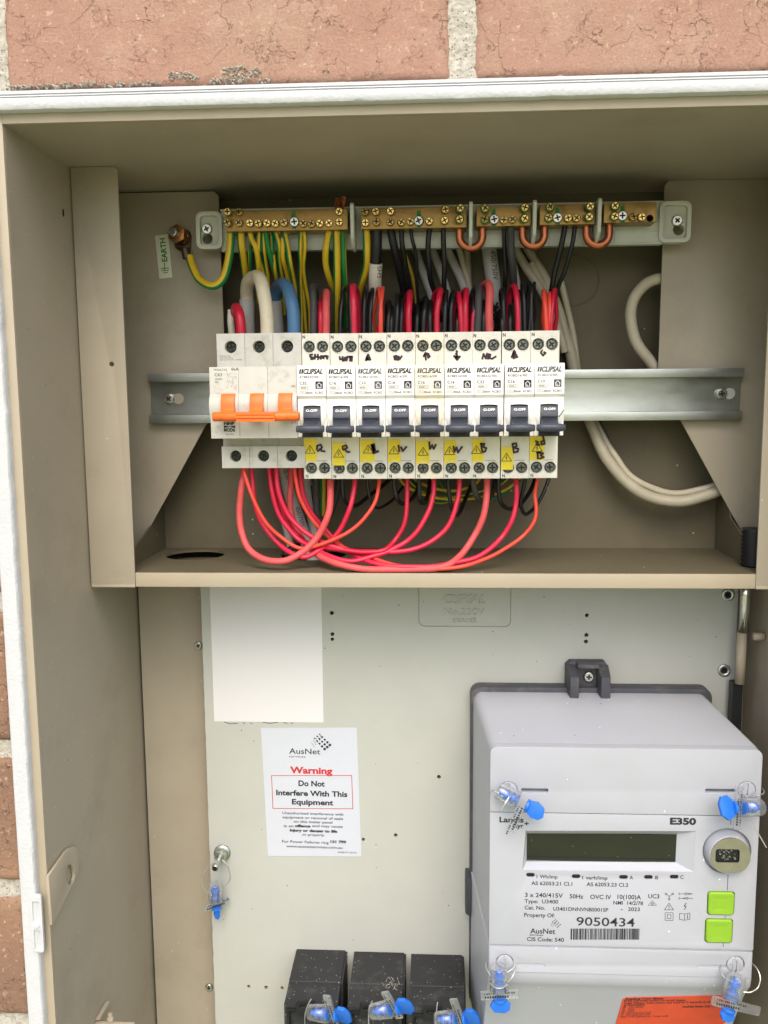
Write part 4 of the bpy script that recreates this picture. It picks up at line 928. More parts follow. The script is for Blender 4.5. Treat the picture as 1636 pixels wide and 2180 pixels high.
s.loft([[l0+Vector((x, dy, 0)) for x, dy in ((-6, -.6), (6, -.6), (6, .6), (-6, .6))], [l0+Vector((x, dy, -7)) for x, dy in ((-5.5, -.6), (5.5, -.6), (5.5, .6), (-5.5, .6))], [l1+Vector((x, dy, 3)) for x, dy in ((-3, -2), (3, -2), (3, 2), (-3, 2))]])
s.lathe(l1+Vector((-.4, 0, 5)), (.18, 0, -1), [(0, 3.0), (7, 2.9)], 14); s.build('lug', 'lug', eo, bevel=.3)
q = [P(330.5, 502, YM), P(359, 498, YM), P(368.5, 591, YM), P(340, 594, YM)]
tg = thing('earth_tag', P(350, 594, YM), 'small upright white tag reading EARTH in green beside the earth stud', 'tag')
s = MB(); s.py([(p.x, p.z) for p in q], YM-.9, YM-.1); s.build('plate', 'tagwhite', tg, bevel=.3)
s = Print(); up = (P(337, 502, YM)-P(346, 593, YM)).normalized(); up.y = 0; rt = Vector((-up.z, 0, up.x))
p0 = P(357.5, 557, YM); p0.y = YM-1.0
s.text('EARTH', p0, (P(352, 508, YM)-P(356, 558, YM)).length, 3.6, u=up, v=rt, bold=.03)
for a_, b_ in (((351.5, 560), (352, 575)), ((344, 572.5), (361, 571)), ((346, 577), (360, 576)), ((349, 581.5), (358, 580.8)), ((343, 568), (360.5, 573))):
    if a_[0] == 343: continue
    pa, pb = P(*a_, YM), P(*b_, YM); pa.y = pb.y = YM-1.0; s.stroke([pa, pb], .6)
s.build('lettering', 'greenprint', tg)
# ================================================================== wires
D_ = lambda x, y: (460+x/4.09, 960+y/4.09)
E_ = lambda x, y: (820+x/4.09, 960+y/4.09)
def wire(name, m, fn, pts, wpx, label, group=None, cat='wire', z=3.718, stripe=None, n=14, jit=0, sub=7):
    """pts: (x, y, depth) in an enlargement of the photograph; the last given depth carries on"""
    q = []; Y = 0
    for p in pts:
        if len(p) > 2: Y = p[2]
        Y_ = Y if Y < 12 else 12+(Y-12)*.58
        q.append(P(*fn(p[0], p[1]), Y_))
    ym = sum(p.y for p in q)/len(q)
    s = MB(); s.tube(q, wpx/z/2*MPP(ym), n, stripe=stripe, sub=sub, wob=.9)
    o = s.build(name, m, smooth=True, origin=q[0]); o.data.polygons.foreach_set('use_smooth', [True]*len(o.data.polygons))
    return tag(o, label, cat, group)
GE = 'green and yellow earth wires under the earth bar'; GY = ['yel', 'grn']
wire('earth_wire', GY, A_, [(312, 540, -4), (330, 620, -6), (375, 710, -10), (450, 768, -14), (520, 772, -16), (580, 710), (615, 600), (635, 480), (640, 335, -15)], 62, 'thick green and yellow wire looping from the earth stud to the earth bar', stripe=(-45, 75))
ew = [([(718, 335, -15), (722, 450), (735, 580, -5), (755, 720, 5), (775, 900, 20), (790, 1200, 30)], 56, (-55, 70), 'thick earth wire second from the left under the brass bar'),
      ([(830, 340, -13), (800, 440, -8), (792, 520), (800, 680, 4), (810, 1000, 20)], 34, (80, 60), 'slim mostly green earth wire behind the thick second one'),
      ([(788, 335, -15), (800, 400), (840, 490), (858, 640, -6), (862, 900, 18)], 42, (-20, 75), 'yellow-faced earth wire swinging right over the slim green one'),
      ([(868, 335, -15), (866, 470), (872, 560, -8), (905, 700, 0), (950, 950, 20)], 32, (30, 60), 'earth wire just left of the frayed copper ends'),
      ([(900, 335, -14), (905, 480), (915, 600, -5), (935, 760, 5), (945, 1000, 22)], 30, (-40, 55), 'narrow earth wire third in the dense bundle'),
      ([(915, 340, -16), (935, 470), (975, 620, -8), (1000, 740, 4), (1015, 1000, 24)], 38, (120, 50), 'green-faced earth wire crossing diagonally over the bundle'),
      ([(965, 350, -12), (968, 480), (985, 600, -4), (1000, 760, 10)], 32, (60, 50), 'short green earth wire with copper showing at its clamp'),
      ([(990, 350, -15), (1015, 450), (1025, 580, -8), (1045, 740, 4), (1060, 1000, 22)], 36, (-35, 45), 'earth wire right of the crossing green one'),
      ([(975, 480, -9), (985, 620), (1010, 760, 6)], 28, (10, 80), 'yellow earth wire half hidden in the bundle'),
      ([(1050, 400, -14), (1052, 540), (1080, 660, -4), (1110, 820, 6)], 36, (-15, 85), 'yellow-faced earth wire left of the last green one in the bundle'),
      ([(1060, 335, -15), (1088, 470), (1105, 580), (1130, 700, -4), (1150, 860, 8)], 38, (-50, 50), 'last green earth wire of the dense bundle, bowed over the blue cable'),
      ([(1195, 335, -15), (1186, 480), (1190, 640, -4), (1196, 860, 10), (1200, 1180, 18)], 30, (-60, 70), 'straight slim earth wire of the separate pair'),
      ([(1218, 335, -15), (1228, 440), (1215, 600, -6), (1238, 780, 6), (1262, 960, 12), (1270, 1180, 18)], 30, (0, 60), 'wavy slim earth wire of the separate pair'),
      ([(1205, 345, -12), (1200, 640, 2), (1215, 820, 10), (1240, 1180, 20)], 26, (30, 70), 'thin earth wire hidden between the separate pair'),
      ([(1418, 335, -15), (1396, 480), (1398, 620, -8), (1430, 740, 0), (1490, 850, 12)], 54, (30, 80), 'thick orange-yellow earth wire bowing left near the copper tuft'),
      ([(1475, 335, -15), (1478, 600, -12), (1478, 900, -2), (1480, 1180, 14)], 56, (-35, 72), 'thick straight yellow earth wire under the copper tuft'),
      ([(1528, 335, -14), (1530, 600, -10), (1535, 800, 0), (1545, 1100, 14)], 44, (-110, 60), 'thick green-faced earth wire under the copper tuft')]
for i, (p, w_, st_, lb) in enumerate(ew): wire('earth_wire', GY, A_, p, w_, lb, GE, stripe=st_)
wire('earth_wire', GY, B_, [(148, 330, -15), (152, 480), (150, 620, -8), (120, 750, 0), (85, 860, 10), (60, 1000, 20)], 58, 'single earth wire leaving the neutral bar and curving left behind red loops', stripe=(-45, 78))
wire('earth_wire', GY, B_, [(440, 480, 2), (500, 660, 6), (540, 850, 10), (570, 1030, 12), (600, 1200, 16)], 26, 'thin yellow wire slanting down behind the black neutral wires', stripe=(0, 100))
# copper ends seen between insulation and bar
for i, x in enumerate((718, 945, 1010, 1080, 1430, 1500)):
    s = MB()
    for q in range(6): a = P(*A_(x+random.uniform(-18, 18), 330), -15+random.uniform(-2, 1)); s.tube([a+Vector((0, 0, 2)), a+Vector((random.uniform(-.6, .6), 0, -3.2))], .4, 5, sub=2)
    tag(s.build('bare_wire_end', 'copper'), 'tiny bare copper strands at the clamp of wire number %s the earth bar'.replace('wire number %s', ('the second wire on', 'the crossing green wire on', 'the middle bundle wire on', 'the bowed green wire on', 'the bowing thick wire on', 'the thick straight wire on')[i]), 'wire strands', 'bare copper ends under the earth bar')
GN = 'black neutral wires under the brass bars'
wire('neutral_wire', 'black', B_, [(230, 330, -15), (232, 480), (226, 600, -12), (222, 640)], 84, 'thickest black wire, entering a white sleeve below the neutral bar', GN)
sl_ = wire('cable_sleeve', 'sleeve', B_, [(226, 598, -12), (220, 740, -8), (212, 900, 0), (200, 1150, 12)], 100, 'white cable sleeve marked SHS on the thickest black wire', cat='cable sleeve')
s = Print(); p = P(*B_(250, 712), 0); p.y = -25.4
s.text('SHS', P(*B_(268, 714), -25.4), 7.6, 2.6, u=Vector((.02, 0, 1)).normalized(), v=Vector((-1, 0, .02)).normalized(), bold=.01); s.build('lettering', 'ink', sl_)
nw = [([(342, 325, -15), (365, 430), (395, 560, -8), (425, 700, 0), (450, 860, 8), (480, 1180, 16)], 62, 'greyish black wire leaning right, left of the slim black pair'),
      ([(428, 325, -15), (432, 450), (452, 570, -8), (480, 720, 0), (510, 900, 8), (560, 1180, 14)], 38, 'slim black wire immediately right of the greyish one'),
      ([(500, 325, -15), (515, 420), (540, 520, -10), (548, 700, -2), (560, 900, 6), (580, 1180, 12)], 28, 'thinnest black wire with a kink under the silver screw'),
      ([(652, 318, -15), (640, 440), (638, 560, -12), (655, 690, -6), (700, 860, 2), (740, 1060, 10)], 42, 'black wire swinging right from under the middle of the long neutral bar'),
      ([(760, 318, -15), (762, 560, -12), (768, 800, -4), (790, 1140, 8)], 40, 'dead straight black wire right of the swinging one'),
      ([(1242, 312, -15), (1244, 540, -10), (1246, 760, -4), (1225, 1000, 8)], 34, 'narrow black wire beside the thick one between copper links'),
      ([(1292, 312, -16), (1296, 520), (1310, 680, -8), (1325, 900, 4)], 58, 'thick soft black wire between the left and middle copper links')]
for p, w_, lb in nw: wire('neutral_wire', 'black' if w_ != 62 and w_ != 58 else 'greywire', B_, p, w_, lb, GN) if w_ not in (62,) else wire('neutral_wire', 'black', B_, p, w_, lb, GN)
wire('neutral_wire', 'black', C_, [(162, 300, -15), (130, 460), (85, 660, -10), (45, 860, -4), (30, 1000, 6)], 42, 'black wire slanting down left from the fourth bar, wider of the two', GN)
wire('neutral_wire', 'black', C_, [(240, 300, -15), (218, 460), (165, 640, -10), (105, 790, -4), (70, 960, 4)], 34, 'black wire slanting down left from the fourth bar, thinner of the two', GN)

# heavy cables into the main switch: over the top and down
wire('main_cable', 'whitecable', A_, [(770, 1180, 6), (768, 1000), (765, 880), (765, 800, 2), (790, 725, -6), (840, 705, -16), (880, 740, -26), (905, 850, -31), (920, 1000), (930, 1170)], 104, 'thick cream insulated cable hooked over into the middle pole of the main switch', 'supply cables entering the main switch', 'cable', n=20)
wire('cable_sheath', 'greycable', A_, [(766, 885, 6), (768, 1000), (770, 1180), (775, 1500, 12)], 116, 'grey outer sheath under the cream insulated cable', 'grey outer sheaths', 'cable', n=20)
wire('main_cable', 'bluecable', A_, [(1000, 1180, 10), (995, 960), (990, 860, 6), (1005, 790, 0), (1050, 762, -12), (1095, 800, -22), (1120, 900, -29), (1135, 1020, -31), (1140, 1170)], 98, 'thick faded blue cable hooked over into the right pole of the main switch', 'supply cables entering the main switch', 'cable', n=20)
wire('cable_sheath', 'greycable', A_, [(991, 885, 7), (995, 960, 9), (1000, 1180, 10), (1005, 1500, 18)], 110, 'grey outer sheath under the blue cable', 'grey outer sheaths', 'cable', n=20)
wire('main_cable', 'red', A_, [(715, 1300, 0), (700, 1060, -6), (678, 985, -14), (680, 950, -22), (700, 985, -29), (716, 1060, -31), (724, 1170)], 76, 'short crimson cable rising into the left pole of the main switch', 'supply cables entering the main switch', 'cable', n=20)
wire('cable_sheath', 'sleeve', A_, [(640, 965, -12), (642, 1060, -12), (650, 1180, -10)], 52, 'split white sheath end beside the short crimson cable', cat='cable')
# wires rising behind and looping down into the tops of the breakers
GL = 'wire loops above the breakers'
def loop(col, fn, xb, xa_, ya, xf, w_, label, yb=-2, ytop=None, kinkb=None):
    """back leg from below, apex, front leg down into the breaker terminal"""
    bot = 1165
    back = [(xb, bot+260, yb+14), (xb, bot, yb+4), ((xb*2+xa_)/3+(kinkb or 0), (bot+ya)/2+40, yb), ((xb+xa_)/2, ya+50, yb-6)]
    front = [(xa_+(xf-xa_)*.15, ya, -20), (xa_+(xf-xa_)*.45+(xf-xb)*.06, ya+55, -28), (xf+(xa_-xf)*.15, (bot+ya)/2, -31), (xf, bot, -31), (xf, bot+20, -31)]
    wire('breaker_wire', col, fn, back+front, w_, label, GL)
loop('greywire', A_, 1310, 1300, 778, 1292, 54, 'dark grey loop over the first breaker, nearest the blue cable')
loop('fadedred', A_, 1352, 1395, 832, 1392, 58, 'faded salmon loop over the first breaker')
loop('red', A_, 1345, 1352, 900, 1350, 40, 'dark crimson wire standing just behind the faded salmon loop')
loop('black', A_, 1502, 1552, 788, 1592, 32, 'black hairpin left of the first crimson loop', kinkb=-14)
loop('black', A_, 1600, 1548, 800, 1505, 30, 'black hairpin crossed over the one left of the first crimson loop')
loop('pinkred', B_, 90, 52, 782, 52, 52, 'first bright crimson loop, over the second breaker', kinkb=14)
loop('black', B_, 118, 148, 790, 132, 30, 'grey-black hairpin left in the pair over the third breaker')
loop('black', B_, 150, 200, 800, 182, 28, 'black hairpin right in the pair over the third breaker', kinkb=-6)
loop('orangered', B_, 232, 242, 795, 268, 30, 'left orange-red loop over the third breaker', kinkb=-26)
loop('orangered', B_, 235, 285, 788, 262, 28, 'right orange-red loop crossing over the third breaker', kinkb=30)
loop('black', B_, 440, 402, 855, 385, 36, 'rounded black loop over the fourth breaker')
loop('red', B_, 445, 495, 832, 485, 48, 'crimson loop over the fourth breaker', kinkb=-10)
loop('black', B_, 440, 430, 880, 428, 30, 'black wire tucked behind the fourth breaker crimson loop')
loop('black', B_, 560, 622, 880, 598, 40, 'thick black loop leaning right over the cream breaker')
loop('black', B_, 520, 545, 930, 548, 34, 'black wire low behind the cream breaker')
loop('red', B_, 630, 738, 806, 706, 46, 'crimson loop leaning over the right terminal of the cream breaker', kinkb=0)
loop('black', B_, 770, 785, 820, 765, 38, 'black loop touching the straight neutral wire')
loop('black', B_, 800, 840, 818, 815, 36, 'second black loop over the down-arrow breaker')
loop('red', B_, 850, 872, 836, 905, 44, 'crimson loop over the down-arrow breaker, left of two', kinkb=-4)
loop('red', B_, 890, 942, 812, 932, 46, 'crimson loop over the down-arrow breaker, right of two', kinkb=40)
loop('greywire', B_, 960, 1040, 785, 1035, 56, 'thick charcoal loop over the second C32 breaker', kinkb=-30)
loop('black', B_, 985, 990, 850, 1000, 34, 'black wire behind the charcoal loop')
loop('fadedred', B_, 1000, 1110, 762, 1122, 60, 'thick faded salmon loop over the second C32 breaker', kinkb=-20)
loop('red', B_, 950, 1015, 880, 990, 36, 'dark crimson wire low behind the charcoal loop')
loop('black', B_, 1190, 1232, 800, 1245, 36, 'black loop at the left terminal of the up-arrow breaker', kinkb=20)
loop('black', B_, 1170, 1215, 960, 1228, 40, 'black wire low behind the up-arrow breaker')
loop('red', B_, 1262, 1312, 776, 1352, 46, 'crimson loop over the up-arrow breaker', kinkb=-14)
loop('black', B_, 1390, 1380, 760, 1402, 32, 'black loop, left of the three thin ones by the end breaker', kinkb=-12)
loop('black', B_, 1410, 1440, 756, 1462, 28, 'black loop, middle of the three thin ones by the end breaker')
loop('black', B_, 1470, 1485, 752, 1440, 24, 'thinnest black loop crossing the others by the end breaker', kinkb=10)
loop('orangered', B_, 1560, 1550, 822, 1575, 38, 'orange-red loop over the end breaker, left of three', kinkb=-14)
loop('orangered', B_, 1590, 1600, 838, 1608, 36, 'orange-red loop over the end breaker, middle of three')
loop('red', C_, 75, 95, 805, 48, 34, 'red loop over the end breaker, right of three', kinkb=18)
for col, xb, xa2, ya2, xf, w_, lb in (('black', 300, 330, 900, 322, 32, 'black wire low behind the pair over the third breaker'), ('black', 345, 352, 940, 350, 30, 'black wire standing in the gap left of the rounded black loop'),
        ('black', 655, 660, 900, 655, 36, 'black wire crouched behind the leaning crimson loop'), ('black', 905, 880, 960, 868, 34, 'black wire filling the gap before the charcoal loop'),
        ('black', 1065, 1078, 900, 1075, 34, 'black wire between the charcoal and thick salmon loops'), ('black', 1275, 1290, 940, 1292, 36, 'black wire in the shade left of the up-arrow crimson loop'), ('black', 1345, 1362, 820, 1366, 30, 'black wire hugging the right side of the up-arrow crimson loop')):
    loop(col, B_, xb, xa2, ya2, xf, w_, lb, yb=4)
# grey and white cables running behind
GG = 'pale sheathed cables behind the wiring'
for k, (fn, p, w_, lb, mm) in enumerate((
    (B_, [(520, 430, 45), (590, 640, 42), (680, 900, 38), (760, 1250, 40)], 60, 'pale cable leftmost in the fan behind the neutral bar', 'greycable'),
    (B_, [(650, 430, 46), (720, 620, 44), (800, 860, 40), (880, 1250, 42)], 60, 'pale cable second in the fan behind the neutral bar', 'greycable'),
    (B_, [(760, 430, 47), (850, 620, 45), (930, 830, 42), (1020, 1250, 44)], 66, 'pale cable third in the fan behind the neutral bar', 'greycable'),
    (B_, [(870, 430, 50), (920, 620, 50), (960, 800, 50), (1000, 1250, 50)], 50, 'olive-shaded cable fourth in the fan', 'whitecable'),
    (B_, [(945, 430, 52), (965, 800, 52), (980, 1250, 52)], 50, 'upright pale cable behind the left copper link', 'paleconduit'),
    (B_, [(1110, 400, 26), (1135, 600), (1165, 850), (1185, 1250)], 112, 'broad light grey cable printed with its voltage behind the breakers', 'greycable'),
    (B_, [(1270, 430, 48), (1330, 700, 46), (1380, 1250, 44)], 60, 'pale cable left of the crossing pair by the middle link', 'greycable'),
    (B_, [(1300, 430, 40), (1420, 640, 38), (1560, 860, 34), (1660, 1100, 32), (1720, 1300, 34)], 62, 'pale cable slanting right behind the middle copper link', 'buffcable'),
    (B_, [(1400, 430, 46), (1470, 560, 44), (1570, 720, 42), (1680, 980, 40), (1760, 1300, 40)], 70, 'pale cable slanting right, upper of the slanting two', 'paleconduit'))):
    wire('sheathed_cable', mm, fn, p, w_, lb, GG, 'cable', n=18)
s = Print()
cab = [o for o in C.objects if o.get('label', '').startswith('broad light grey')][0]
p = P(*B_(1125, 490), 9); s.text('450/750V', P(*B_(1170, 495), 10.4)+Vector((-3.4, 0, 0)), 20, 3.4, u=Vector((.12, 0, -1)).normalized(), v=Vector((1, 0, .12)).normalized())
for pts in ([(1150, 910), (1190, 1030)], [(1190, 910), (1150, 975), (1195, 940)], [(1155, 1000), (1185, 1035), (1150, 1040)]): s.stroke([P(*B_(a, b), 10.2) for a, b in pts], 1.4)
s.build('cable_marking', 'ink', cab)
# the long conduit and the cable beside the rail
def full(x, y): return (x, y)
wire('sheathed_cable', 'paleconduit', full, [(1130, 560, 42), (1180, 660, 42), (1212, 740, 42), (1232, 830, 40), (1262, 910, 34), (1295, 980, 26), (1345, 1035, 22), (1400, 1063), (1450, 1067), (1500, 1055), (1545, 1035), (1600, 990, 24)], 24, 'long cream cable dropping behind the rail and swinging up to the right', GG, 'cable', z=1, n=20)
wire('sheathed_cable', 'greywire', full, [(1212, 760, 45), (1245, 830), (1275, 900, 40), (1315, 980, 34), (1365, 1030, 30), (1430, 1052), (1490, 1046), (1550, 1020), (1600, 975)], 10, 'thin grey inner cable running inside the curve of the cream one', GG, 'cable', z=1)
wire('sheathed_cable', 'buffcable', full, [(1195, 600, 48), (1218, 700, 48), (1240, 830, 44), (1272, 905, 40), (1312, 975, 32), (1360, 1026, 27), (1430, 1050), (1490, 1042), (1550, 1018), (1600, 972)], 14, 'slim pale cable hugging the long cream one', GG, 'cable', z=1)
wire('sheathed_cable', 'buffcable', full, [(1480, 590, 26), (1440, 588, 22), (1411, 592, 18), (1378, 603, 16), (1352, 634), (1343, 675), (1352, 720), (1380, 765, 16), (1420, 815, 20), (1480, 870, 30)], 23, 'cream cable bending out from behind the right mounting plate', GG, 'cable', z=1, n=20)
for fn, a, b in ((C_, (140, 1040), (180, 1075)),): pass
# ------------------------------------------------------------------ below the breakers
GR = 'red wires linking the main switch to the breakers'
YE = -30
red = [('fadedred', D_, [(246, 110, -34), (246, 160), (225, 320, -36), (210, 520), (218, 680, -37), (262, 810, -36), (330, 890, -33), (430, 945, -30), (540, 962, -29), (650, 942, -31), (780, 860, -37), (900, 720, -42), (970, 560, -42), (995, 400, -38), (998, 230, -31)], 60, 'thick faded salmon wire hanging lowest at the left, from main switch to first breaker'),
       ('orangered', D_, [(238, 110, -40), (245, 180, -41), (290, 340, -43), (350, 490), (430, 620, -42), (540, 730, -40), (660, 815, -38), (760, 848, -36), (880, 830, -38), (1040, 770, -42), (1190, 680), (1310, 570, -40), (1395, 420, -37), (1430, 230, -31)], 34, 'thin orange-red wire from the left pole to the third breaker'),
       ('pinkred', D_, [(302, 110, -32), (310, 200), (322, 380, -33), (370, 560), (440, 690), (540, 800, -32), (660, 890, -30), (770, 922, -28), (880, 880, -29), (985, 800, -33), (1080, 680, -36), (1160, 510, -38), (1200, 360, -34), (1214, 230, -31)], 44, 'crimson wire from the left pole to the second breaker'),
       ('pinkred', D_, [(462, 110, -30), (468, 200), (495, 380, -31), (545, 540), (620, 660), (720, 770), (850, 850, -27), (960, 905, -24), (1080, 945, -24), (1200, 955, -26), (1330, 930, -29), (1480, 885, -33), (1560, 845, -35), (1660, 790, -37), (1760, 690, -38), (1850, 520, -36), (1895, 380, -33), (1898, 230, -31)], 44, 'crimson wire from the middle pole that dips before rising to the cream breaker'),
       ('pinkred', D_, [(528, 110, -33), (532, 200), (550, 360, -34), (610, 520), (690, 630), (800, 730, -35), (920, 800), (1080, 850, -33), (1240, 874, -32), (1430, 880), (1600, 878, -33), (1740, 855, -35), (1880, 790, -37), (2010, 680), (2080, 540, -36), (2116, 380, -33), (2122, 230, -31)], 44, 'long crimson wire running level before rising to the down-arrow breaker'),
       ('red', D_, [(500, 110, -24), (505, 220), (540, 420, -25), (610, 600), (710, 730), (830, 820, -27), (980, 850, -30), (1150, 862, -34), (1330, 880, -35), (1470, 860, -37), (1570, 770, -37), (1640, 640, -36), (1664, 480, -34), (1667, 230, -31)], 42, 'crimson wire from the middle pole to the fourth breaker'),
       ('orangered', D_, [(686, 110, -36), (690, 220), (720, 380), (790, 530, -34), (900, 670, -32), (1010, 775, -28), (1150, 850, -22), (1300, 915, -19), (1450, 965, -19), (1600, 1000, -20), (1800, 1035, -22), (2000, 1040, -25), (2180, 1005, -28), (2370, 930, -31), (2540, 830, -34), (2680, 730, -35), (2770, 620, -35), (2790, 500, -34), (2780, 370, -32), (2808, 225, -31)], 34, 'thin orange-red wire reaching the far right end breaker'),
       ('pinkred', D_, [(738, 110, -28), (742, 220), (770, 400), (850, 560, -26), (960, 700, -24), (1080, 820, -20), (1210, 910, -18), (1350, 975, -18), (1520, 1005), (1700, 1012, -20), (1900, 1005, -23), (2080, 975, -27), (2250, 930, -31), (2380, 860, -34), (2500, 740, -36), (2580, 600), (2618, 450, -34), (2622, 330), (2612, 225, -31)], 44, 'crimson wire from the right pole to the up-arrow breaker'),
       ('fadedred', D_, [(655, 110, -22), (655, 250), (648, 420), (660, 560, -21), (710, 700), (800, 830, -20), (920, 925), (1080, 990), (1280, 1035, -20), (1500, 1050), (1700, 1058, -22), (1890, 1048, -26), (2040, 985, -30), (2160, 870, -34), (2260, 720, -37), (2330, 560, -37), (2358, 400, -34), (2362, 225, -31)], 58, 'thick faded salmon wire lying along the shelf lip to the second C32 breaker')]
def sag(p):
    out = []; Y = 0
    for a in p:
        if len(a) > 2: Y = a[2]
        y = min(a[1], 1030) if a[1] > 980 else a[1]; k = max(0, min(1, (y-760)/250))
        out.append((a[0], y, Y+(-55-Y)*k))
    return out
for m_, fn, p, w_, lb in red:
    p = sag(p); wire('link_wire', m_, fn, p, w_, lb, GR, z=4.09)
GB = 'black neutral loops under the breakers'
blk = [(D_, [(1100, 235, -31), (1105, 330), (1115, 420, -30), (1160, 470, -24), (1230, 470, -14), (1330, 400, -2), (1430, 320, 12), (1520, 240, 22)], 36, 'black loop under the second breaker, first of the row'),
       (D_, [(1318, 235, -31), (1322, 330), (1345, 430, -30), (1390, 486, -24), (1450, 486, -12), (1530, 430, 0), (1610, 340, 12), (1680, 240, 20)], 26, 'thin black loop under the third breaker'),
       (E_, [(78, 235, -31), (85, 330), (110, 420, -30), (155, 462, -22), (215, 440, -10), (270, 370, 4), (310, 240, 14)], 38, 'black loop under the fourth breaker'),
       (E_, [(298, 235, -31), (300, 330), (305, 420, -30), (330, 450, -24), (360, 430, -10), (380, 350, 2), (390, 235, 10)], 38, 'tight black loop under the cream breaker'),
       (E_, [(550, 235, -31), (555, 330), (575, 460, -30), (605, 540, -26), (640, 545, -16), (690, 450, -4), (740, 320, 8), (780, 235, 16)], 36, 'deep black loop under the down-arrow breaker'),
       (E_, [(765, 235, -31), (775, 300), (805, 390, -28), (850, 430, -20), (910, 400, -8), (950, 310, 4), (965, 235, 12)], 50, 'charcoal loop under the second C32 breaker'),
       (E_, [(992, 235, -31), (992, 330), (1015, 440, -30), (1060, 498, -24), (1120, 500, -14), (1210, 430, -2), (1280, 320, 8), (1310, 235, 16)], 38, 'black loop under the up-arrow breaker'),
       (E_, [(1224, 235, -31), (1205, 330), (1180, 440, -29), (1195, 520, -26), (1230, 552, -20), (1290, 500, -12), (1370, 380, -6), (1430, 235, 0), (1440, 120, 6)], 32, 'black loop hanging at the right end of the row')]
for k, (fn, p, w_, lb) in enumerate(blk): wire('neutral_loop', 'greywire' if w_ == 50 else 'black', fn, p, w_, lb, GB, z=4.09)
wire('neutral_loop', 'greywire', D_, [(872, 235, -6), (872, 420), (885, 540), (925, 600, -2), (985, 560, 4), (1040, 420, 10), (1080, 235, 16)], 62, 'dark charcoal cable curving beneath the first breaker', GB, z=4.09)
wire('neutral_loop', 'black', D_, [(840, 300, 6), (860, 480), (900, 620), (950, 700, 10)], 30, 'black wire beside the charcoal cable beneath the first breaker', GB, z=4.09)
GX = 'earth wires bundled behind the lower terminals'
wire('earth_wire', GY, D_, [(930, 200, 8), (935, 400), (935, 520), (905, 620, 12), (930, 700, 18)], 54, 'thick earth wire dropping beside the charcoal cable below the first breaker', GX, z=4.09, stripe=(-70, 80))
for k, (p, lb) in enumerate((([(100, 200, 14), (200, 320, 10), (420, 400, 8), (640, 420), (900, 390), (1080, 320), (1200, 200, 12)], 'lowest wire of the green and yellow bundle'), ([(160, 200, 14), (300, 330, 12), (520, 400, 10), (800, 350), (1000, 290), (1100, 200, 12)], 'second wire up in the green and yellow bundle'), ([(200, 190, 16), (330, 290, 14), (560, 350, 12), (760, 300), (860, 200)], 'yellow-faced wire in the middle of the bundle'), ([(420, 190, 18), (560, 380, 14), (760, 420), (980, 400), (1180, 260, 14)], 'greener wire crossing low in the bundle'), ([(180, 210, 20), (420, 430, 18), (560, 435), (700, 420), (900, 300)], 'shaded wire at the back of the bundle'))):
    wire('earth_wire', GY, E_, p, 26, lb, GX, z=4.09, stripe=((-30, 70), (60, 60), (0, 100), (150, 60), (90, 70))[k])
# grey cables dropping through the shelf
cg1 = wire('sheathed_cable', 'greycable', D_, [(590, 60, 4), (610, 200), (650, 400, 2), (720, 600), (790, 800, 6), (850, 960, 12)], 108, 'light grey cable printed with its voltage passing down through the shelf', GG, 'cable', z=4.09, n=20)
wire('sheathed_cable', 'greycable', D_, [(770, 60, 12), (790, 250), (820, 450), (850, 650, 14), (880, 950, 20)], 92, 'second light grey cable going down through the shelf opening', GG, 'cable', z=4.09, n=20)
wire('sheathed_cable', 'greycable', D_, [(500, 60, 24), (540, 300), (590, 560, 24), (650, 830, 28), (680, 960, 30)], 70, 'shaded pale cable furthest back going down through the shelf', GG, 'cable', z=4.09, n=20)
s = Print()
for t_, x_, y_, L_ in (('450/750V', 690, 490, 15), ('ELECTRIC', 586, 160, 8)): s.text(t_, P(*D_(x_, y_), -6.0 if y_ > 300 else -4.6), L_, 3.0, u=Vector((.3, 0, -1)).normalized(), v=Vector((1, 0, .3)).normalized())
s.build('cable_marking', 'ink', cg1)
wire('shelf_conduit', 'blackplastic', D_, [(600, 900, 18), (700, 830, 20), (820, 850, 22), (950, 880, 18)], 60, 'black rubber edging at the shelf opening under the red wires', cat='edging', z=4.09)
# ================================================================== labels on the lower panel
q = [P(452, 1249, YP), P(687, 1249, YP), P(687, 1538, YP), P(452, 1538, YP)]
bx0, bx1, bz0, bz1 = (q[0].x+q[3].x)/2, (q[1].x+q[2].x)/2, q[2].z, q[0].z+6
s = MB(); s.box(bx0, bx1, YP-.35, YP-.02, bz0, bz1)
tag(s.build('blank_label', 'blank'), 'plain blank white rectangular label at the upper left of the pale panel', 'label')
s = Print()
for pts in ([(478, 1537), (490, 1541), (506, 1540)], [(518, 1538), (522, 1541)], [(534, 1539), (537, 1541)], [(560, 1538), (575, 1540), (592, 1538)], [(604, 1538), (612, 1540)], [(620, 1541), (626, 1537)]): s.line(pts, 1.6, YP-.06)
s.build('pen_note', 'inkgrey', pn)
c4 = [P(556, 1550, YP), P(760, 1549, YP), P(770, 1823, YP), P(571, 1822, YP)]
wl = thing('warning_notice', ((c4[0].x+c4[1].x)/2, YP, c4[2].z), 'bluish white warning notice with red heading and boxed text stuck on the pale panel', 'notice')
s = MB(); s.py([(p.x, p.z) for p in c4], YP-.3, YP-.02); s.build('sheet', 'sticker', wl)
YQ = YP-.36
uL = (c4[0]-c4[3]).normalized()                                # up along the slightly rotated sheet
Z1 = lambda x, y: (540+x/6.292, 1520+y/6.292)
s = Print(); rt = Vector((1, 0, -.012)).normalized(); upv = Vector((.012, 0, 1)).normalized()
def wtext(t, x0, x1, yb, cap, **k):
    a = P(*Z1(x0, yb), YQ); b = P(*Z1(x1, yb), YQ); s.text(t, a, (b-a).length, cap/6.292*MPP(YQ), u=rt, v=upv, **k)
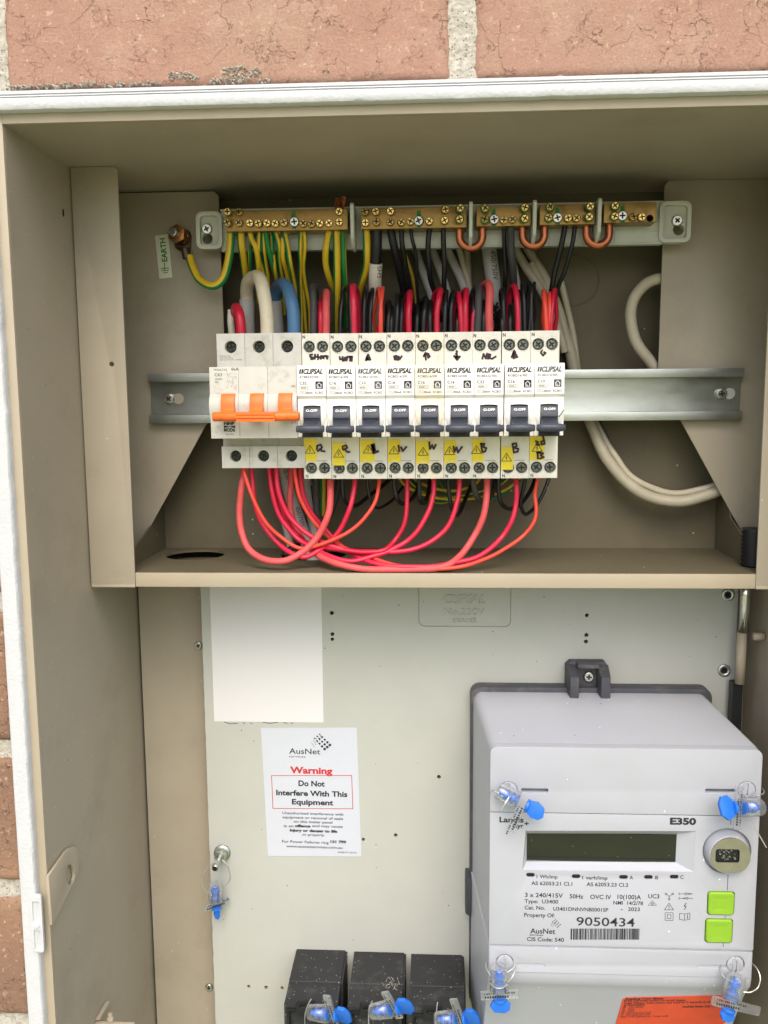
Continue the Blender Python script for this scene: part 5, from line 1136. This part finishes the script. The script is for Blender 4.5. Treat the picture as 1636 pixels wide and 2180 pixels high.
wtext('AusNet', 478, 895, 530, 78, bold=.01); wtext('services', 478, 697, 580, 30)
for i in range(5):
    for j in range(3):
        for (x, y, r) in ((888-26*i+13*j, 272+29*i+23*j, 9.5-.6*i), (888+34*i-35*j, 272+36*i+27*j, 11+2.4*i)):
            if i == 0 and j and x < 880: pass
            s.dot(P(*Z1(x, y), YQ), r/6.292*MPP(YQ))
wtext('Do Not', 603, 955, 962, 78, bold=.035); wtext('Interfere With This', 305, 1258, 1085, 76, bold=.035); wtext('Equipment', 515, 1070, 1208, 76, bold=.035)
s.build('print', 'ink', wl)
s = Print(); wtext('Warning', 490, 1058, 790, 92, bold=.04)
s.stroke([P(*Z1(a, b), YQ) for a, b in ((243, 826), (1316, 824), (1332, 1270), (262, 1265), (243, 826))], .5); s.build('red_print', 'redprint', wl)
s = Print()
for t_, a, b, y, bo in (('Unauthorised interference with', 388, 1205, 1340, 0), ('equipment or removal of seals', 390, 1202, 1397, 0), ('on this meter panel', 540, 1058, 1455, 0), ('is an', 408, 537, 1514, 0), ('offence', 556, 765, 1514, .04), ('and may cause', 788, 1195, 1514, 0), ('injury or danger to life', 486, 1125, 1572, .04), ('or property.', 655, 957, 1630, 0),
                       ('For Power Failures ring', 383, 1008, 1722, 0), ('131 799', 1030, 1242, 1727, .04), ('www.ausnetservices.com.au', 440, 1192, 1785, 0), ('ANE0131 02/14', 1128, 1378, 1862, 0)):
    wtext(t_, a, b, y, 38 if y < 1800 else 24, bold=bo+.015)
s.build('small_print', 'ink', wl)

# ================================================================== electricity meter
YMF = -84.0
FX0 = P(1043, 1750, YMF).x; FX1 = P(1614, 1800, YMF).x
FZ1 = ZZ(1592, YMF, 1330); FZa = ZZ(1732, YMF, 1330); FZb = ZZ(2016, YMF, 1330); FZc = ZZ(2098, YMF, 1330)
BX0 = P(1008, 1476, YP-11).x; BX1 = P(1497, 1478, YP-11).x+3; BZ1 = ZZ(1474, YP-11, 1250)
FZ0 = ZZ(2330, YMF, 1330)
mt = thing('electricity_meter', ((FX0+FX1)/2, YP, FZ0), 'light grey electricity meter with dark display and two green buttons', 'electricity meter')
s = MB(); o = P(1002, 1457, YP-6); e = P(1497, 1457, 30)
s.py(rrect(o.x, BX1+3.5, FZ0, o.z, 7, 6, (1, 1, 0, 0)), YP-12, YP-.1)
s.pz([(BX0-5, YP-12), (BX0-5, YP), (BX0-1, YP), (BX0-1, YP-16)], ZZ(1950, YP-14, 1000), ZZ(1868, YP-14, 1000))
s.build('base_frame', 'darkgrey', mt, bevel=1.2)
# hanger
s = MB(); a = P(1209, 1414, YP-14); b = P(1300, 1470, YP-14); zt_ = a.z; zb_ = o.z-6
s.py([(a.x, zb_), (b.x, zb_), (b.x-1, zt_-3), (b.x-3, zt_), (a.x+3, zt_), (a.x, zt_-3)], YP-7, YP-.1)
for x0, x1 in ((a.x, a.x+8), (b.x-9, b.x-.5)): s.loft([[(x0, YP-7, zb_), (x1, YP-7, zb_), (x1, YP-7, zt_-2), (x0, YP-7, zt_-2)], [(x0+1, YP-22, zb_), (x1-1, YP-22, zb_), (x1-1, YP-22, zt_-7), (x0+1, YP-22, zt_-7)]])
s.py([(a.x+7, zt_), (b.x-8, zt_), (b.x-8, zt_-3), (a.x+7, zt_-3)], YP-15, YP-5)
hg = s.build('hanger', 'darkgrey', mt, bevel=.8); p = P(1254, 1441, YP-9); put_screw('zinc', (p.x, YP-8, p.z), hg, 'hanger_screw', scale=.95)
def body_ring(x0, x1, z0, z1, y, r, n=6): return [(x, y, z) for x, z in rrect(x0, x1, z0, z1, r, n, (1, 1, 0, 0))]
s = MB()                                                       # upper cover with sloping sides
yk = YMF+4
s.loft([body_ring(BX0, BX1, FZb+.2, BZ1, YP-12.05, 7), body_ring(FX0-.3, FX1+.3, FZb+.2, FZ1+.2, YMF+9, 5), body_ring(FX0+.1, FX1-.1, FZb+.2, FZ1-.1, YMF+6.2, 4.8)], cap=(False, True), sm=True)
s.build('case', 'meter', mt, smooth=True)
# front skin pieces (1 mm proud, gaps between them read as joints)
YFS = YMF-.9
s = MB(); sc1, sc2 = P(1083, 1682, YFS), P(1590, 1682, YFS)
sl1 = [P(1110, 1678, YFS), P(1168, 1688, YFS)]; sl2 = [P(1502, 1679, YFS), P(1570, 1689, YFS)]
def rr2(a, b, r=1.0): return rrect(min(a.x, b.x), max(a.x, b.x), min(a.z, b.z), max(a.z, b.z), r, 4)
R5 = 20.5*MPP(YMF)
top = [(FX0+.1, FZa+.25), (FX1-.1, FZa+.25)]+[(x, z) for x, z in rrect(FX0+.1, FX1-.1, FZa, FZ1-.1, 4.2, 6, (1, 1, 0, 0))[:14]]
s.holes(top, [circ(sc1.x, sc1.z, R5), circ(sc2.x, sc2.z, R5), rr2(*sl1), rr2(sl2[0], Vector((sc2.x-R5-.6, 0, sl2[1].z)))], YFS, YMF+6.1, through=False, depth=[.9, .9, 5, 5])
# only the front pieces: depth allowed to pass behind the plate
s.build('upper_cover', 'meter', mt, bevel=.7, seg=3)
w4 = [P(1120, 1769, YFS), P(1481, 1770, YFS), P(1477, 1856, YFS), P(1113, 1852, YFS)]
wi = [P(1122, 1773, YFS+5), P(1441, 1774, YFS+5), P(1438, 1835, YFS+5), P(1121, 1833, YFS+5)]
pc = P(1548, 1812, YFS); rp = 53*MPP(YFS)
b1 = rr2(P(1507, 1897, YFS), P(1563, 1949, YFS), 2); b2_ = rr2(P(1502, 1955, YFS), P(1559, 2008, YFS), 2)
leds = [(1130, 1863), (1227, 1866), (1328, 1867.5), (1381, 1867.5), (1436, 1867)]
lh = [rrect(P(x, y, YFS).x-2.7, P(x, y, YFS).x+2.7, P(x, y, YFS).z-1.35, P(x, y, YFS).z+1.35, 1.3, 4) for x, y in leds]
s = MB(); s.holes([(FX0+.1, FZb+.3), (FX1-.1, FZb+.3), (FX1-.1, FZa-.3), (FX0+.1, FZa-.3)], [[(p.x, p.z) for p in w4], circ(pc.x, pc.z, rp, 36), b1, b2_]+lh, YFS, YMF+6.1, through=False, depth=[5.9, 3.0, 4, 4]+[1.2]*5)
a = P(1550, 1862, YFS); 
fc = s.build('front_cover', 'meter', mt, bevel=.3)
s = MB(); W = [Vector((p.x, YFS-.02, p.z)) for p in w4]; I = [Vector((p.x, YFS+4.4, p.z)) for p in wi]
Wv = [s.bm.verts.new(p) for p in W]; Iv = [s.bm.verts.new(p) for p in I]; Lv = [s.bm.verts.new(p+Vector((0, 1.2, 0))) for p in I]
for i in range(4): s.face((Wv[i], Wv[(i+1) % 4], Iv[(i+1) % 4], Iv[i])); s.face((Iv[i], Iv[(i+1) % 4], Lv[(i+1) % 4], Lv[i]))
s.build('display_bezel', 'meter', mt)
s = MB(); s.quad = None; s.box(I[3].x-.5, I[1].x+.5, YFS+4.9, YFS+5.3, I[2].z-.5, I[0].z+.5); ds = s.build('display', 'lcd', mt)
s = MB(); z_ = P(1280, 1826, YFS+5).z; s.box(I[3].x, I[1].x, YFS+4.75, YFS+4.88, z_-.25, z_+.25); s.build('display_edge', 'blackplastic', ds)
s = MB()
for (x, y) in leds: p = P(x, y, YFS); s.py(rrect(p.x-2.5, p.x+2.5, p.z-1.2, p.z+1.2, 1.15, 4), YFS+.4, YFS+1.1)
s.build('indicator_window', 'blackplastic', mt, bevel=.15)
# optical port
s = MB(); p = P(1549, 1817, YFS-4); s.lathe((pc.x, YFS+2.9, pc.z), (0, -1, 0), [(0, 13.9), (3.5, 13.4), (7.5, 12.3), (8.0, 12.1), (8.0, 11.6)], 40, cap=(False, False)); s.lathe((pc.x, YFS-4.6, pc.z), (0, -1, 0), [(0, 12), (.1, 12)], 40)
pr = s.build('port_ring', 'meter', mt)
oc = circ(pc.x+.3, pc.z-.2, 12.0, 48); zcut = pc.z-10.2; oc = [(x, max(z, zcut)) for x, z in oc]; oc = [p_ for i, p_ in enumerate(oc) if i == 0 or (abs(p_[0]-oc[i-1][0])+abs(p_[1]-oc[i-1][1])) > 1e-4]
k0, k1 = P(1524, 1807, YFS-6), P(1574, 1836, YFS-6)
s = MB(); s.holes(oc, [rr2(k0, k1, 1.5)], YFS-6.3, YFS-4.8, through=False, depth=1.3, mh=1); pf = s.build('port_plate', ['steel', 'blackplastic'], mt)
s = MB()
for i in range(26): x = random.uniform(k0.x+1, k1.x-1); z = random.uniform(k1.z+1, k0.z-1); s.box(x, x+random.uniform(.3, 1.2), YFS-5.9, YFS-5.0, z, z+random.uniform(.3, .9))
s.build('port_contact', 'zincscrew', pf)
for bb, nm in ((b1, 0), (b2_, 1)):
    xs_ = [x for x, z in bb]; zs_ = [z for x, z in bb]; x0, x1, z0, z1 = min(xs_)+.5, max(xs_)-.5, min(zs_)+.7, max(zs_)-.4
    s = MB(); s.loft([[(x, YFS+3, z) for x, z in rrect(x0, x1, z0, z1, 1.8)], [(x, YFS-.8, z) for x, z in rrect(x0, x1, z0, z1, 1.8)], [(x, YFS-1.3, z) for x, z in rrect(x0+.6, x1-.6, z0+.6, z1-.6, 1.5)]], cap=(True, False), sm=True)
    cx_, cz_ = (x0+x1)/2, (z0+z1)/2; o_ = rrect(x0+.6, x1-.6, z0+.6, z1-.6, 1.5); s.loft([[(x, YFS-1.3, z) for x, z in o_], [(cx_+(x-cx_)*.72, YFS-1.3, cz_+(z-cz_)*.72) for x, z in o_], [(cx_+(x-cx_)*.5, YFS-.9, cz_+(z-cz_)*.5) for x, z in o_]], cap=(False, True), sm=True)
    s.build('push_button', 'green', mt)
# terminal cover, bending back under
zf = FZb-.3
s = MB(); prof = [(YP-.2, zf), (YMF+1, zf), (YMF+.2, zf-.4), (YMF, zf-1.4), (YMF-.2, FZc+6), (YMF+.6, FZc+1), (YMF+3, FZc-3), (YMF+7, FZc-10), (YMF+30, FZ0), (YP-.2, FZ0)]
cx0 = P(1000, 2000, YP-11).x
rings = []
for t_, (y, z) in enumerate(prof): pass
n = len(prof)
L = []; Rr = []
for y, z in prof:
    f = min(1, max(0, (y-YMF)/(YP-YMF))); f = f if z > FZc-2 else f
    L.append((FX0+(cx0-FX0)*f, y, z)); Rr.append((FX1+(BX1+4-FX1)*f-(0 if z > FZc else (FZc-z)*.10), y, z))
s.loft([L, Rr]); tcv = s.build('terminal_cover', 'meter', mt, bevel=1.1, seg=3)
s = MB(); tc_ = [P(1075, 2049, YMF-.7), P(1566, 2053, YMF-.7)]; t1 = rr2(P(1097, 2048, YMF), P(1160, 2057, YMF)); t2 = rr2(P(1483, 2052, YMF), P(1546, 2061, YMF))
s.holes([(FX0+.5, FZc+8), (FX1-.5, FZc+8), (FX1-.5, FZb-.9), (FX0+.5, FZb-.9)], [circ(tc_[0].x, tc_[0].z, R5), circ(tc_[1].x, tc_[1].z, R5), t1, t2], YFS+.1, YMF-.1, through=False, depth=[.7, .7, 5, 5]); s.build('terminal_cover_face', 'meter', mt, bevel=.3)
# quarter-turn screw covers with arrows
for (c, up_) in ((sc1, -1), (sc2, -1), (tc_[0], 1), (tc_[1], 1)):
    s = MB(); s.lathe((c.x, YFS+.85, c.z), (0, -1, 0), [(0, R5-.55), (.6, R5-.65), (.75, R5-1)], 32)
    d = up_; k_ = 1.0
    arrow = [(c.x+x*k_, c.z+z*d*k_) for x, z in ((-1.9, -5.4), (1.9, -5.4), (1.6, .4), (3.6, .4), (0, 5.2), (-3.6, .4), (-1.6, .4))]
    s.holes(arrow, [rrect(c.x-.75, c.x+.75, c.z+(-4.4 if d > 0 else -3.0), c.z+(3.0 if d > 0 else 4.4), .4, 2)], YFS-.55, YFS+.3, through=False, depth=.8, mh=1)
    s.build('screw_cover', ['meter', 'blackplastic'], mt, bevel=.12)
# thin joint line from port to buttons
s = MB()
for (x0, y0, x1, y1) in ((1551, 1862, 1550, 1896), (1545, 1949, 1545, 1955), (1541, 2008, 1541, 2016), (1557, 1745, 1557, 1756)):
    a = P(x0, y0, YFS); b = P(x1, y1, YFS); s.box(a.x-.35, a.x, YFS-.03, YFS+.1, b.z, a.z)
s.build('joint_line', 'ink', mt)
# printing on the front
Q = lambda x, y: (1020+x/2.656, 1720+y/2.656)
YT_ = YFS-.06
s = Print()
def mtxt(t, x0, x1, yb, cap, mi=0, **k): s.tpx(t, *[Q(x0, yb)[0], Q(x1, yb)[0]], Q(x0, yb)[1], cap/2.656, YT_, mi=mi, **k)
mtxt('Landis', 116, 253, 80, 32, bold=.03); mtxt('Gyr', 190, 252, 112, 26, bold=.03); mtxt('+', 256, 283, 100, 24, bold=.04); s.build('maker_print', 'ink', mt); s = Print(); mtxt('E350', 1080, 1228, 92, 38, bold=.05)
for t_, a, b, y, h_ in (('1 Wh/imp', 326, 445, 397, 21), ('1 varh/imp', 584, 727, 403, 21), ('A', 852, 872, 403, 21), ('B', 997, 1014, 403, 21), ('C', 1138, 1158, 401, 21), ('AS 62053.21 Cl.1', 296, 528, 435, 22), ('AS 62053.23 Cl.2', 608, 845, 441, 22),
                        ('3 x 240/415V', 260, 475, 503, 26), ('50Hz', 513, 590, 511, 26), ('OVC IV', 629, 748, 514, 26), ('10(100)A', 783, 917, 514, 26), ('UC3', 957, 1020, 510, 25), ('Type:  U3400', 258, 448, 537, 23), ('NMI  14/2/78', 760, 928, 546, 22),
                        ('Cat. No.', 258, 374, 573, 23), ('U3401DNNVNBS001SP', 420, 732, 580, 22), ('-', 802, 814, 582, 22), ('2023', 843, 910, 582, 22), ('Property Of:', 256, 428, 615, 24), ('AusNet', 290, 432, 709, 32), ('services', 288, 363, 722, 11), ('CIS Code: 540', 272, 481, 752, 24)):
    mtxt(t_, a, b, y, h_, bold=.018)
s.build('name_print', 'ink', mt); s = Print(); mtxt('9050434', 551, 881, 664, 52, bold=.01)
s.build('number_print', 'ink', mt); s = Print()
# bar code
x = 519; random.seed(11)
while x < 905:
    wd = random.choice((3, 3, 5, 8)); a = P(*Q(x, 682), YT_); b = P(*Q(min(x+wd, 906), 745), YT_); s.rect(a.x, b.x, b.z, a.z, YT_); x += wd+random.choice((3, 4, 6))
random.seed(5)
s.build('bar_code', 'ink', mt); s = Print()
def ml(pts, w_=3): s.line([Q(*p_) for p_ in pts], w_/2.656, YT_)
def mc(x, y, r, w_=3): ml([(x+r*math.cos(a), y+r*math.sin(a)) for a in [i*math.pi/6 for i in range(13)]], w_)
mc(1058, 486, 5); mc(1096, 486, 5); mc(1076, 516, 5); ml([(1062, 490), (1076, 500), (1092, 490)]); ml([(1076, 500), (1076, 511)])
ml([(1132, 479), (1132, 493)]); ml([(1132, 486), (1210, 486)]); ml([(1165, 479), (1165, 493), (1208, 486), (1165, 479)], 2); ml([(1132, 504), (1132, 518)]); ml([(1132, 511), (1210, 511)]); ml([(1182, 504), (1182, 518), (1150, 511), (1182, 504)], 2)
ml([(1050, 576), (1075, 538), (1100, 576), (1050, 576)]); ml([(1075, 550), (1075, 564)], 4); ml([(1075, 569), (1075, 572)], 4)
ml([(1172, 537), (1160, 556), (1172, 556), (1163, 574)], 4)
ml([(1053, 593), (1098, 593), (1098, 636), (1053, 636), (1053, 593)]); ml([(1065, 604), (1086, 604), (1086, 625), (1065, 625), (1065, 604)])
ml([(1135, 596), (1163, 600), (1193, 594), (1193, 629), (1163, 635), (1135, 630), (1135, 596)]); ml([(1163, 600), (1163, 635)]); ml([(1180, 603), (1180, 626)], 4)
ml([(957, 551), (980, 523), (1005, 551), (957, 551)], 2); mc(981, 542, 8, 2); mc(981, 542, 3, 2)
s.build('symbol_print', 'ink', mt); s = Print()
for i in range(4):
    for j in range(3):
        for (x_, y_, r_) in ((433-8*i+3*j, 630+9*i+7*j, 2.4), (433+9*i-8*j, 630+10*i+7*j, 3.0+.3*i)): s.dot(P(*Q(x_, y_), YT_), r_/2.656*MPP(YT_), n=8)
s.build('logo_print', 'ink', mt)
# debris on top of the meter
s = MB()
for (x, y, w_) in ((1279, 1500, 1.3), (1235, 1536, 1.5), (1310, 1558, .9), (1356, 1548, 1.4), (1430, 1529, 1.4), (1505, 1565, 1.6), (1142, 1507, .7), (1118, 1539, .7), (1224, 1567, .6), (1288, 1540, .5), (1052, 1557, .8), (1094, 1568, .5)):
    c = PZ(x, y, BZ1+2.0); zt2 = BZ1+(FZ1+.3-BZ1)*max(0, min(1, (YP-12-c.y)/(YP-12-YMF-5)))
    c = PZ(x, y, zt2); s.loft([[(c.x+math.cos(a)*w_, c.y+math.sin(a)*w_*.6, zt2-.1) for a in [i*math.pi/3 for i in range(6)]], [(c.x+math.cos(a)*w_*.6+.2, c.y+math.sin(a)*w_*.4, zt2+.7) for a in [i*math.pi/3 for i in range(6)]]])
tag(s.build('dry_debris', 'bronze'), 'scattered dry husks and grit lying on top of the electricity meter', 'debris', kind='stuff')
# orange instruction label on the sloping underside
pA_ = Vector((0, YMF+7, FZc-10)); pB_ = Vector((0, YMF+30, FZ0)); dn = (pB_-pA_).normalized(); nr = Vector((0, dn.z, -dn.y)).normalized()
if nr.y > 0: nr = -nr
pA_ += nr*.35
lq = [PP(1334, 2124, pA_, nr), PP(1548, 2119, pA_, nr), PP(1556, 2128, pA_, nr), PP(1548, 2172, pA_, nr), PP(1520, 2200, pA_, nr), PP(1330, 2260, pA_, nr), PP(1290, 2255, pA_, nr), PP(1326, 2128, pA_, nr)]
ol = thing('instruction_label', lq[5], 'orange red label with small black instructions on the slanted underside of the meter', 'label')
s = MB(); s.loft([[p+nr*.1 for p in lq], [p-nr*.3 for p in lq]]); s.build('sheet', 'orangelabel', ol)
s = Print(); pT = pA_+nr*.2; G = lambda x, y: (980+x/2.494, 1980+y/2.494)
for t_, a, b, y, bo in (('Reading Your Meter', 880, 1085, 371, .03), ('Press top green button to scroll display', 872, 1200, 381, .02), ('Press bottom green button and hold for 5 seconds to change', 872, 1368, 393, .02), ('# Description', 870, 980, 403, .02), ('88   Test Display', 866, 975, 414, 0), ('AusNet Faults Call 13 17 99', 1180, 1400, 412, .03), ('01   Date', 862, 925, 425, 0), ('02   Time', 860, 925, 435, 0), ('03   kWh Imported Total*', 857, 1015, 445, 0), ('13   kWh Exported Total*', 855, 1012, 455, 0), ('Note: (*) Not applicable to - 3 meter tariffs', 850, 1105, 465, 0)):
    p0 = PP(*G(a, y), pT, nr); p1 = PP(*G(b, y-(b-a)*.014), pT, nr); u_ = (p1-p0); L_ = u_.length; u_.normalize(); v_ = nr.cross(u_); v_ = v_ if v_.z > 0 else -v_
    s.text(t_, p0, L_, 1.9, u=u_, v=v_, bold=bo)
s.build('small_print', 'ink', ol)

# ================================================================== black fuse holders
fuses = [(632, 740, 2020, 605, 2132, 'leftmost of the three black fuse holders at the bottom, with clear tray in front'), (755, 865, 2025, 740, 2137, 'middle black fuse holder with a web of dust by its seal'), (876, 988, 2030, 873, 2143, 'rightmost black fuse holder, closest to the meter')]
for i, (xa, xb, yb_, xf, yf, lb) in enumerate(fuses):
    A = P(xa, yb_, YP); B = P(xb, yb_+2, YP); zt_ = A.z; x0 = P(xa, yb_, YP).x; x1 = B.x
    F = PZ(xf, yf, zt_); yfr = F.y; ycr = PZ(xf+6, yb_+67, zt_).y
    o = thing('fuse_holder', ((x0+x1)/2, YP, ZBOT+20), lb, 'fuse holder', 'black fuse holders under the panel notice')
    rot = -.018
    s = MB(); s.px([(YP-.2, zt_), (ycr+.3, zt_-.2), (ycr, zt_-.9), (ycr-.2, zt_-.9), (yfr, zt_-2.2), (yfr, ZBOT+20), (YP-.2, ZBOT+20)], x0, x1-1.5)
    s.px([(YP-.2, zt_-1), (ycr, zt_-1.6), (ycr, ZBOT+22), (YP-.2, ZBOT+22)], x1-1.5, x1)
    s.build('housing', 'dustyblack', o, bevel=.5)
    cx = x0+(x1-x0)*.40
    s = MB(); s.holes([(x0+2, zt_-50), (x1-4, zt_-50), (x1-4, zt_-4.5), (x0+2, zt_-4.5)], [rrect(x0+4, x1-7, zt_-48, zt_-7, .8)], yfr-1.5, yfr+1, through=False, depth=1.6); s.build('front_frame', 'blackplastic', o, bevel=.3)
    s = MB(); hx = (-6, 6); s.holes(rrect(cx-6.5, cx+6.5, zt_-7, zt_+3.2, 1.2), [rrect(cx-4, cx+4, zt_-2.4, zt_+1.2, 1)], yfr-4.0, yfr-1.4); s.build('seal_hasp', 'blackplastic', o, bevel=.3)
    s = MB(); s.box(x0+4, x0+4.8, yfr-7, yfr-1, zt_-60, zt_-7); s.build('side_rib', 'blackplastic', o, bevel=.2)
    if i == 0:
        a = P(654, 2167, yfr-8); b = P(735, 2168, yfr-8); s = MB(); s.box(a.x, b.x, yfr-14, yfr-1.6, a.z-20, a.z); s.build('front_tray', 'dustyblack', o, bevel=.5)
s = MB()
for k in range(34):
    c = PZ(832+random.gauss(0, 9), 2096+random.gauss(0, 6), ZZ(2025, YP, 800)+.3); c.z = ZZ(2025, YP, 800)-.2
    d = Vector((random.uniform(-2, 2), random.uniform(-3, 3), random.uniform(.2, 1.6))); s.tube([c, c+d*.5+Vector((.3, 0, .3)), c+d], .14, 5, sub=2)
tag(s.build('dust_web', 'mortar'), 'pale tuft of web and dust stuck on the middle fuse holder', 'dust')

# ================================================================== clear and blue wire seals
def seal(c, axis, flagdir, label, size=1.0, wires=(), wing=(9.5, 10.5), flaglen=(11.5, 11.5), group='clear and blue wire seals', wingspin=0):
    """c: centre of the clear barrel (mm); axis points from the barrel to the blue wing"""
    c = Vector(c); a = Vector(axis).normalized(); f = Vector(flagdir); f = (f-a*f.dot(a)).normalized(); g_ = a.cross(f)
    o = thing('wire_seal', c, label, 'seal', group); k = size; H = 7.0*k
    s = MB(); s.lathe(c-a*H, a, [(0, 4.6*k), (.6*k, 4.9*k), (2*H-.4, 5.6*k)], 24, cap=(True, True))
    s.build('barrel', 'clear', o)
    pl = [(f*x+a*z) for x, z in ((-flaglen[0]*k, 0), (flaglen[1]*k, 0), (flaglen[1]*k, 5.0*k), (-flaglen[0]*k, 5.0*k))]
    base = c+a*(H+.1)
    s = MB(); s.loft([[base+p+g_*(1.0*k) for p in pl], [base+p-g_*(1.0*k) for p in pl]]); fl = s.build('flag', 'clear', o, bevel=.3)
    s = Print(); nn = g_ if g_.y < 0 else -g_
    q0 = base-f*(flaglen[0]*.8*k)+nn*(1.08*k)
    for i in range(15): p0 = q0+f*(i*1.25*k)+a*(.7*k); s.quad([p0, p0+f*(.8*k)*(1 if i % 3 else .4), p0+f*(.8*k)*(1 if i % 3 else .4)+a*(1.0*k), p0+a*(1.0*k)])
    for i in range(10): p0 = q0+f*(i*1.5*k)+a*(2.6*k); s.quad([p0, p0+f*(1.0*k), p0+f*(1.0*k)+a*(1.3*k), p0+a*(1.3*k)])
    s.build('serial_print', 'ink', fl)
    s = MB(); s.lathe(c-a*(H-1.6), a, [(0, 1.6*k), (1.5*k, 1.7*k), (1.6*k, 1.2*k), (3.0*k, 1.2*k), (3.05*k, 3.1*k), (5.0*k, 3.2*k), (5.05*k, 1.3*k), (7.6*k, 1.3*k), (7.65*k, 3.2*k), (9.6*k, 3.4*k), (9.65*k, 1.5*k), (10.6*k, 1.5*k), (10.65*k, 3.8*k), (2*H-1.9, 4.0*k)], 20)
    s.lathe(base+a*4.6*k, a, [(0, 3.9*k), (1.6*k, 3.9*k)], 20)
    e = base+a*(6.0*k); w2, wl_ = wing; cs, sn = math.cos(wingspin), math.sin(wingspin); f2 = f*cs+g_*sn; g2 = a.cross(f2)
    out = [(-w2*.36, 0), (w2*.36, 0), (w2*.56, wl_*.35), (w2*.5, wl_*.8), (w2*.2, wl_), (-w2*.3, wl_*.9), (-w2*.52, wl_*.45)]
    s.loft([[e+f2*(x*k)+a*(z*k)+g2*(1.1*k) for x, z in out], [e+f2*(x*k)+a*(z*k)-g2*(1.1*k) for x, z in out]])
    s.build('rotor', 'blue', o, bevel=.35)
    for wpts in wires:
        s = MB(); s.tube(wpts, .42, 8, sub=8); s.build('wire', 'sealwire', o, smooth=True)
    return o
YA = YFS-8
def pp(l): return [P(x, y, Y) for x, y, Y in l]
seal(P(1082, 1694, YA), (1, -.25, -.42), (-.3, -.15, -1), 'wire seal over the upper left screw cover of the meter', 1.02, flaglen=(-3, 18),
     wires=[pp([(1041, 1677, YFS+12), (1043, 1682, YFS), (1052, 1684, YA+2), (1066, 1690, YA)]), pp([(1084, 1697, YA-6), (1076, 1710, YA-8), (1067, 1724, YA-8)])])
seal(P(1600, 1719, YA-1), (-1, -.35, .12), (-.32, 0, 1), 'wire seal at the upper right of the meter with tilted serial flag', 1.02, wing=(13, 9.5), wingspin=.35, flaglen=(12.5, 13),
     wires=[pp([(1600, 1699, YFS-1), (1616, 1693, YFS-3), (1625, 1690, YFS), (1627, 1684, YFS+3), (1623, 1678, YFS+10)]), pp([(1600, 1750, YA-3), (1618, 1780, YA-4), (1632, 1804, YA-4)])])
seal(P(1063, 2084, YA), (.03, -.1, -1), (1, .1, .06), 'wire seal hanging straight down over the lower left screw cover of the meter', 1.05, wing=(11.5, 7.5),
     wires=[pp([(1040, 2044, YFS+6), (1035, 2053, YFS), (1037, 2064, YFS-4), (1046, 2079, YA)]), pp([(1081, 2070, YFS-2), (1094, 2060, YFS-.4), (1097, 2052, YFS+1)]), pp([(1097, 2053, YFS+1), (1098, 2062, YFS-3), (1092, 2078, YA+1), (1080, 2093, YA)]), pp([(1044, 2094, YA-3), (1056, 2103, YA-7), (1070, 2103, YA-7), (1081, 2096, YA-3)])])
seal(P(1563, 2102, YA-3), (-.3, -.22, -1), (1, .15, -.52), 'wire seal hanging crooked at the lower right of the meter, flag slanting down', 1.1, flaglen=(11, 19), wing=(8, 6),
     wires=[pp([(1598, 2048, YFS+6), (1612, 2062, YFS), (1619, 2082, YFS-4), (1614, 2102, YFS-6), (1599, 2112, YA), (1583, 2112, YA)]), pp([(1535, 2055, YFS+1), (1537, 2070, YFS-4), (1545, 2083, YFS-7), (1562, 2091, YA-3)])])
for (bx, by, ax_, fd, lb, wr) in (((674), 2157, (1, -.35, .18), (-.25, -.15, 1), 'wire seal on the leftmost fuse holder', [(663, 2127), (655, 2142), (650, 2162), (650, 2190)]), (808, 2151, (1, -.3, .42), (-.35, -.2, 1), 'wire seal on the middle fuse holder beside the web', [(793, 2131), (787, 2145), (785, 2165), (787, 2195)]), (947, 2170, (1, -.3, .3), (-.3, -.1, 1), 'wire seal on the rightmost fuse holder, nearest the meter', [(932, 2134), (930, 2150), (928, 2170), (929, 2200)])):
    seal(P(bx+(6 if bx < 700 else 4), by, -55), ax_, fd, lb, 1.08, wing=(15, 9.5), wingspin=.2, flaglen=(8, 15) if bx != 808 else (8, 14), wires=[pp([(x, y, -50) for x, y in wr])])
seal(P(459, 1900, 4), (.04, -.04, -1), (1, .8, .12), 'wire seal hanging on a loop from the bolt at the left edge of the panel', .98, wing=(4.2, 8.5), flaglen=(10, 10),
     wires=[pp([(463, 1832, -4), (448, 1842, -4), (434, 1858, -2), (430, 1876, 0), (437, 1895, 2), (449, 1905, 4)]), pp([(473, 1830, -4), (484, 1842, -4), (490, 1860, -2), (489, 1876, 0), (476, 1888, 2)])])
bpy.context.view_layer.update()
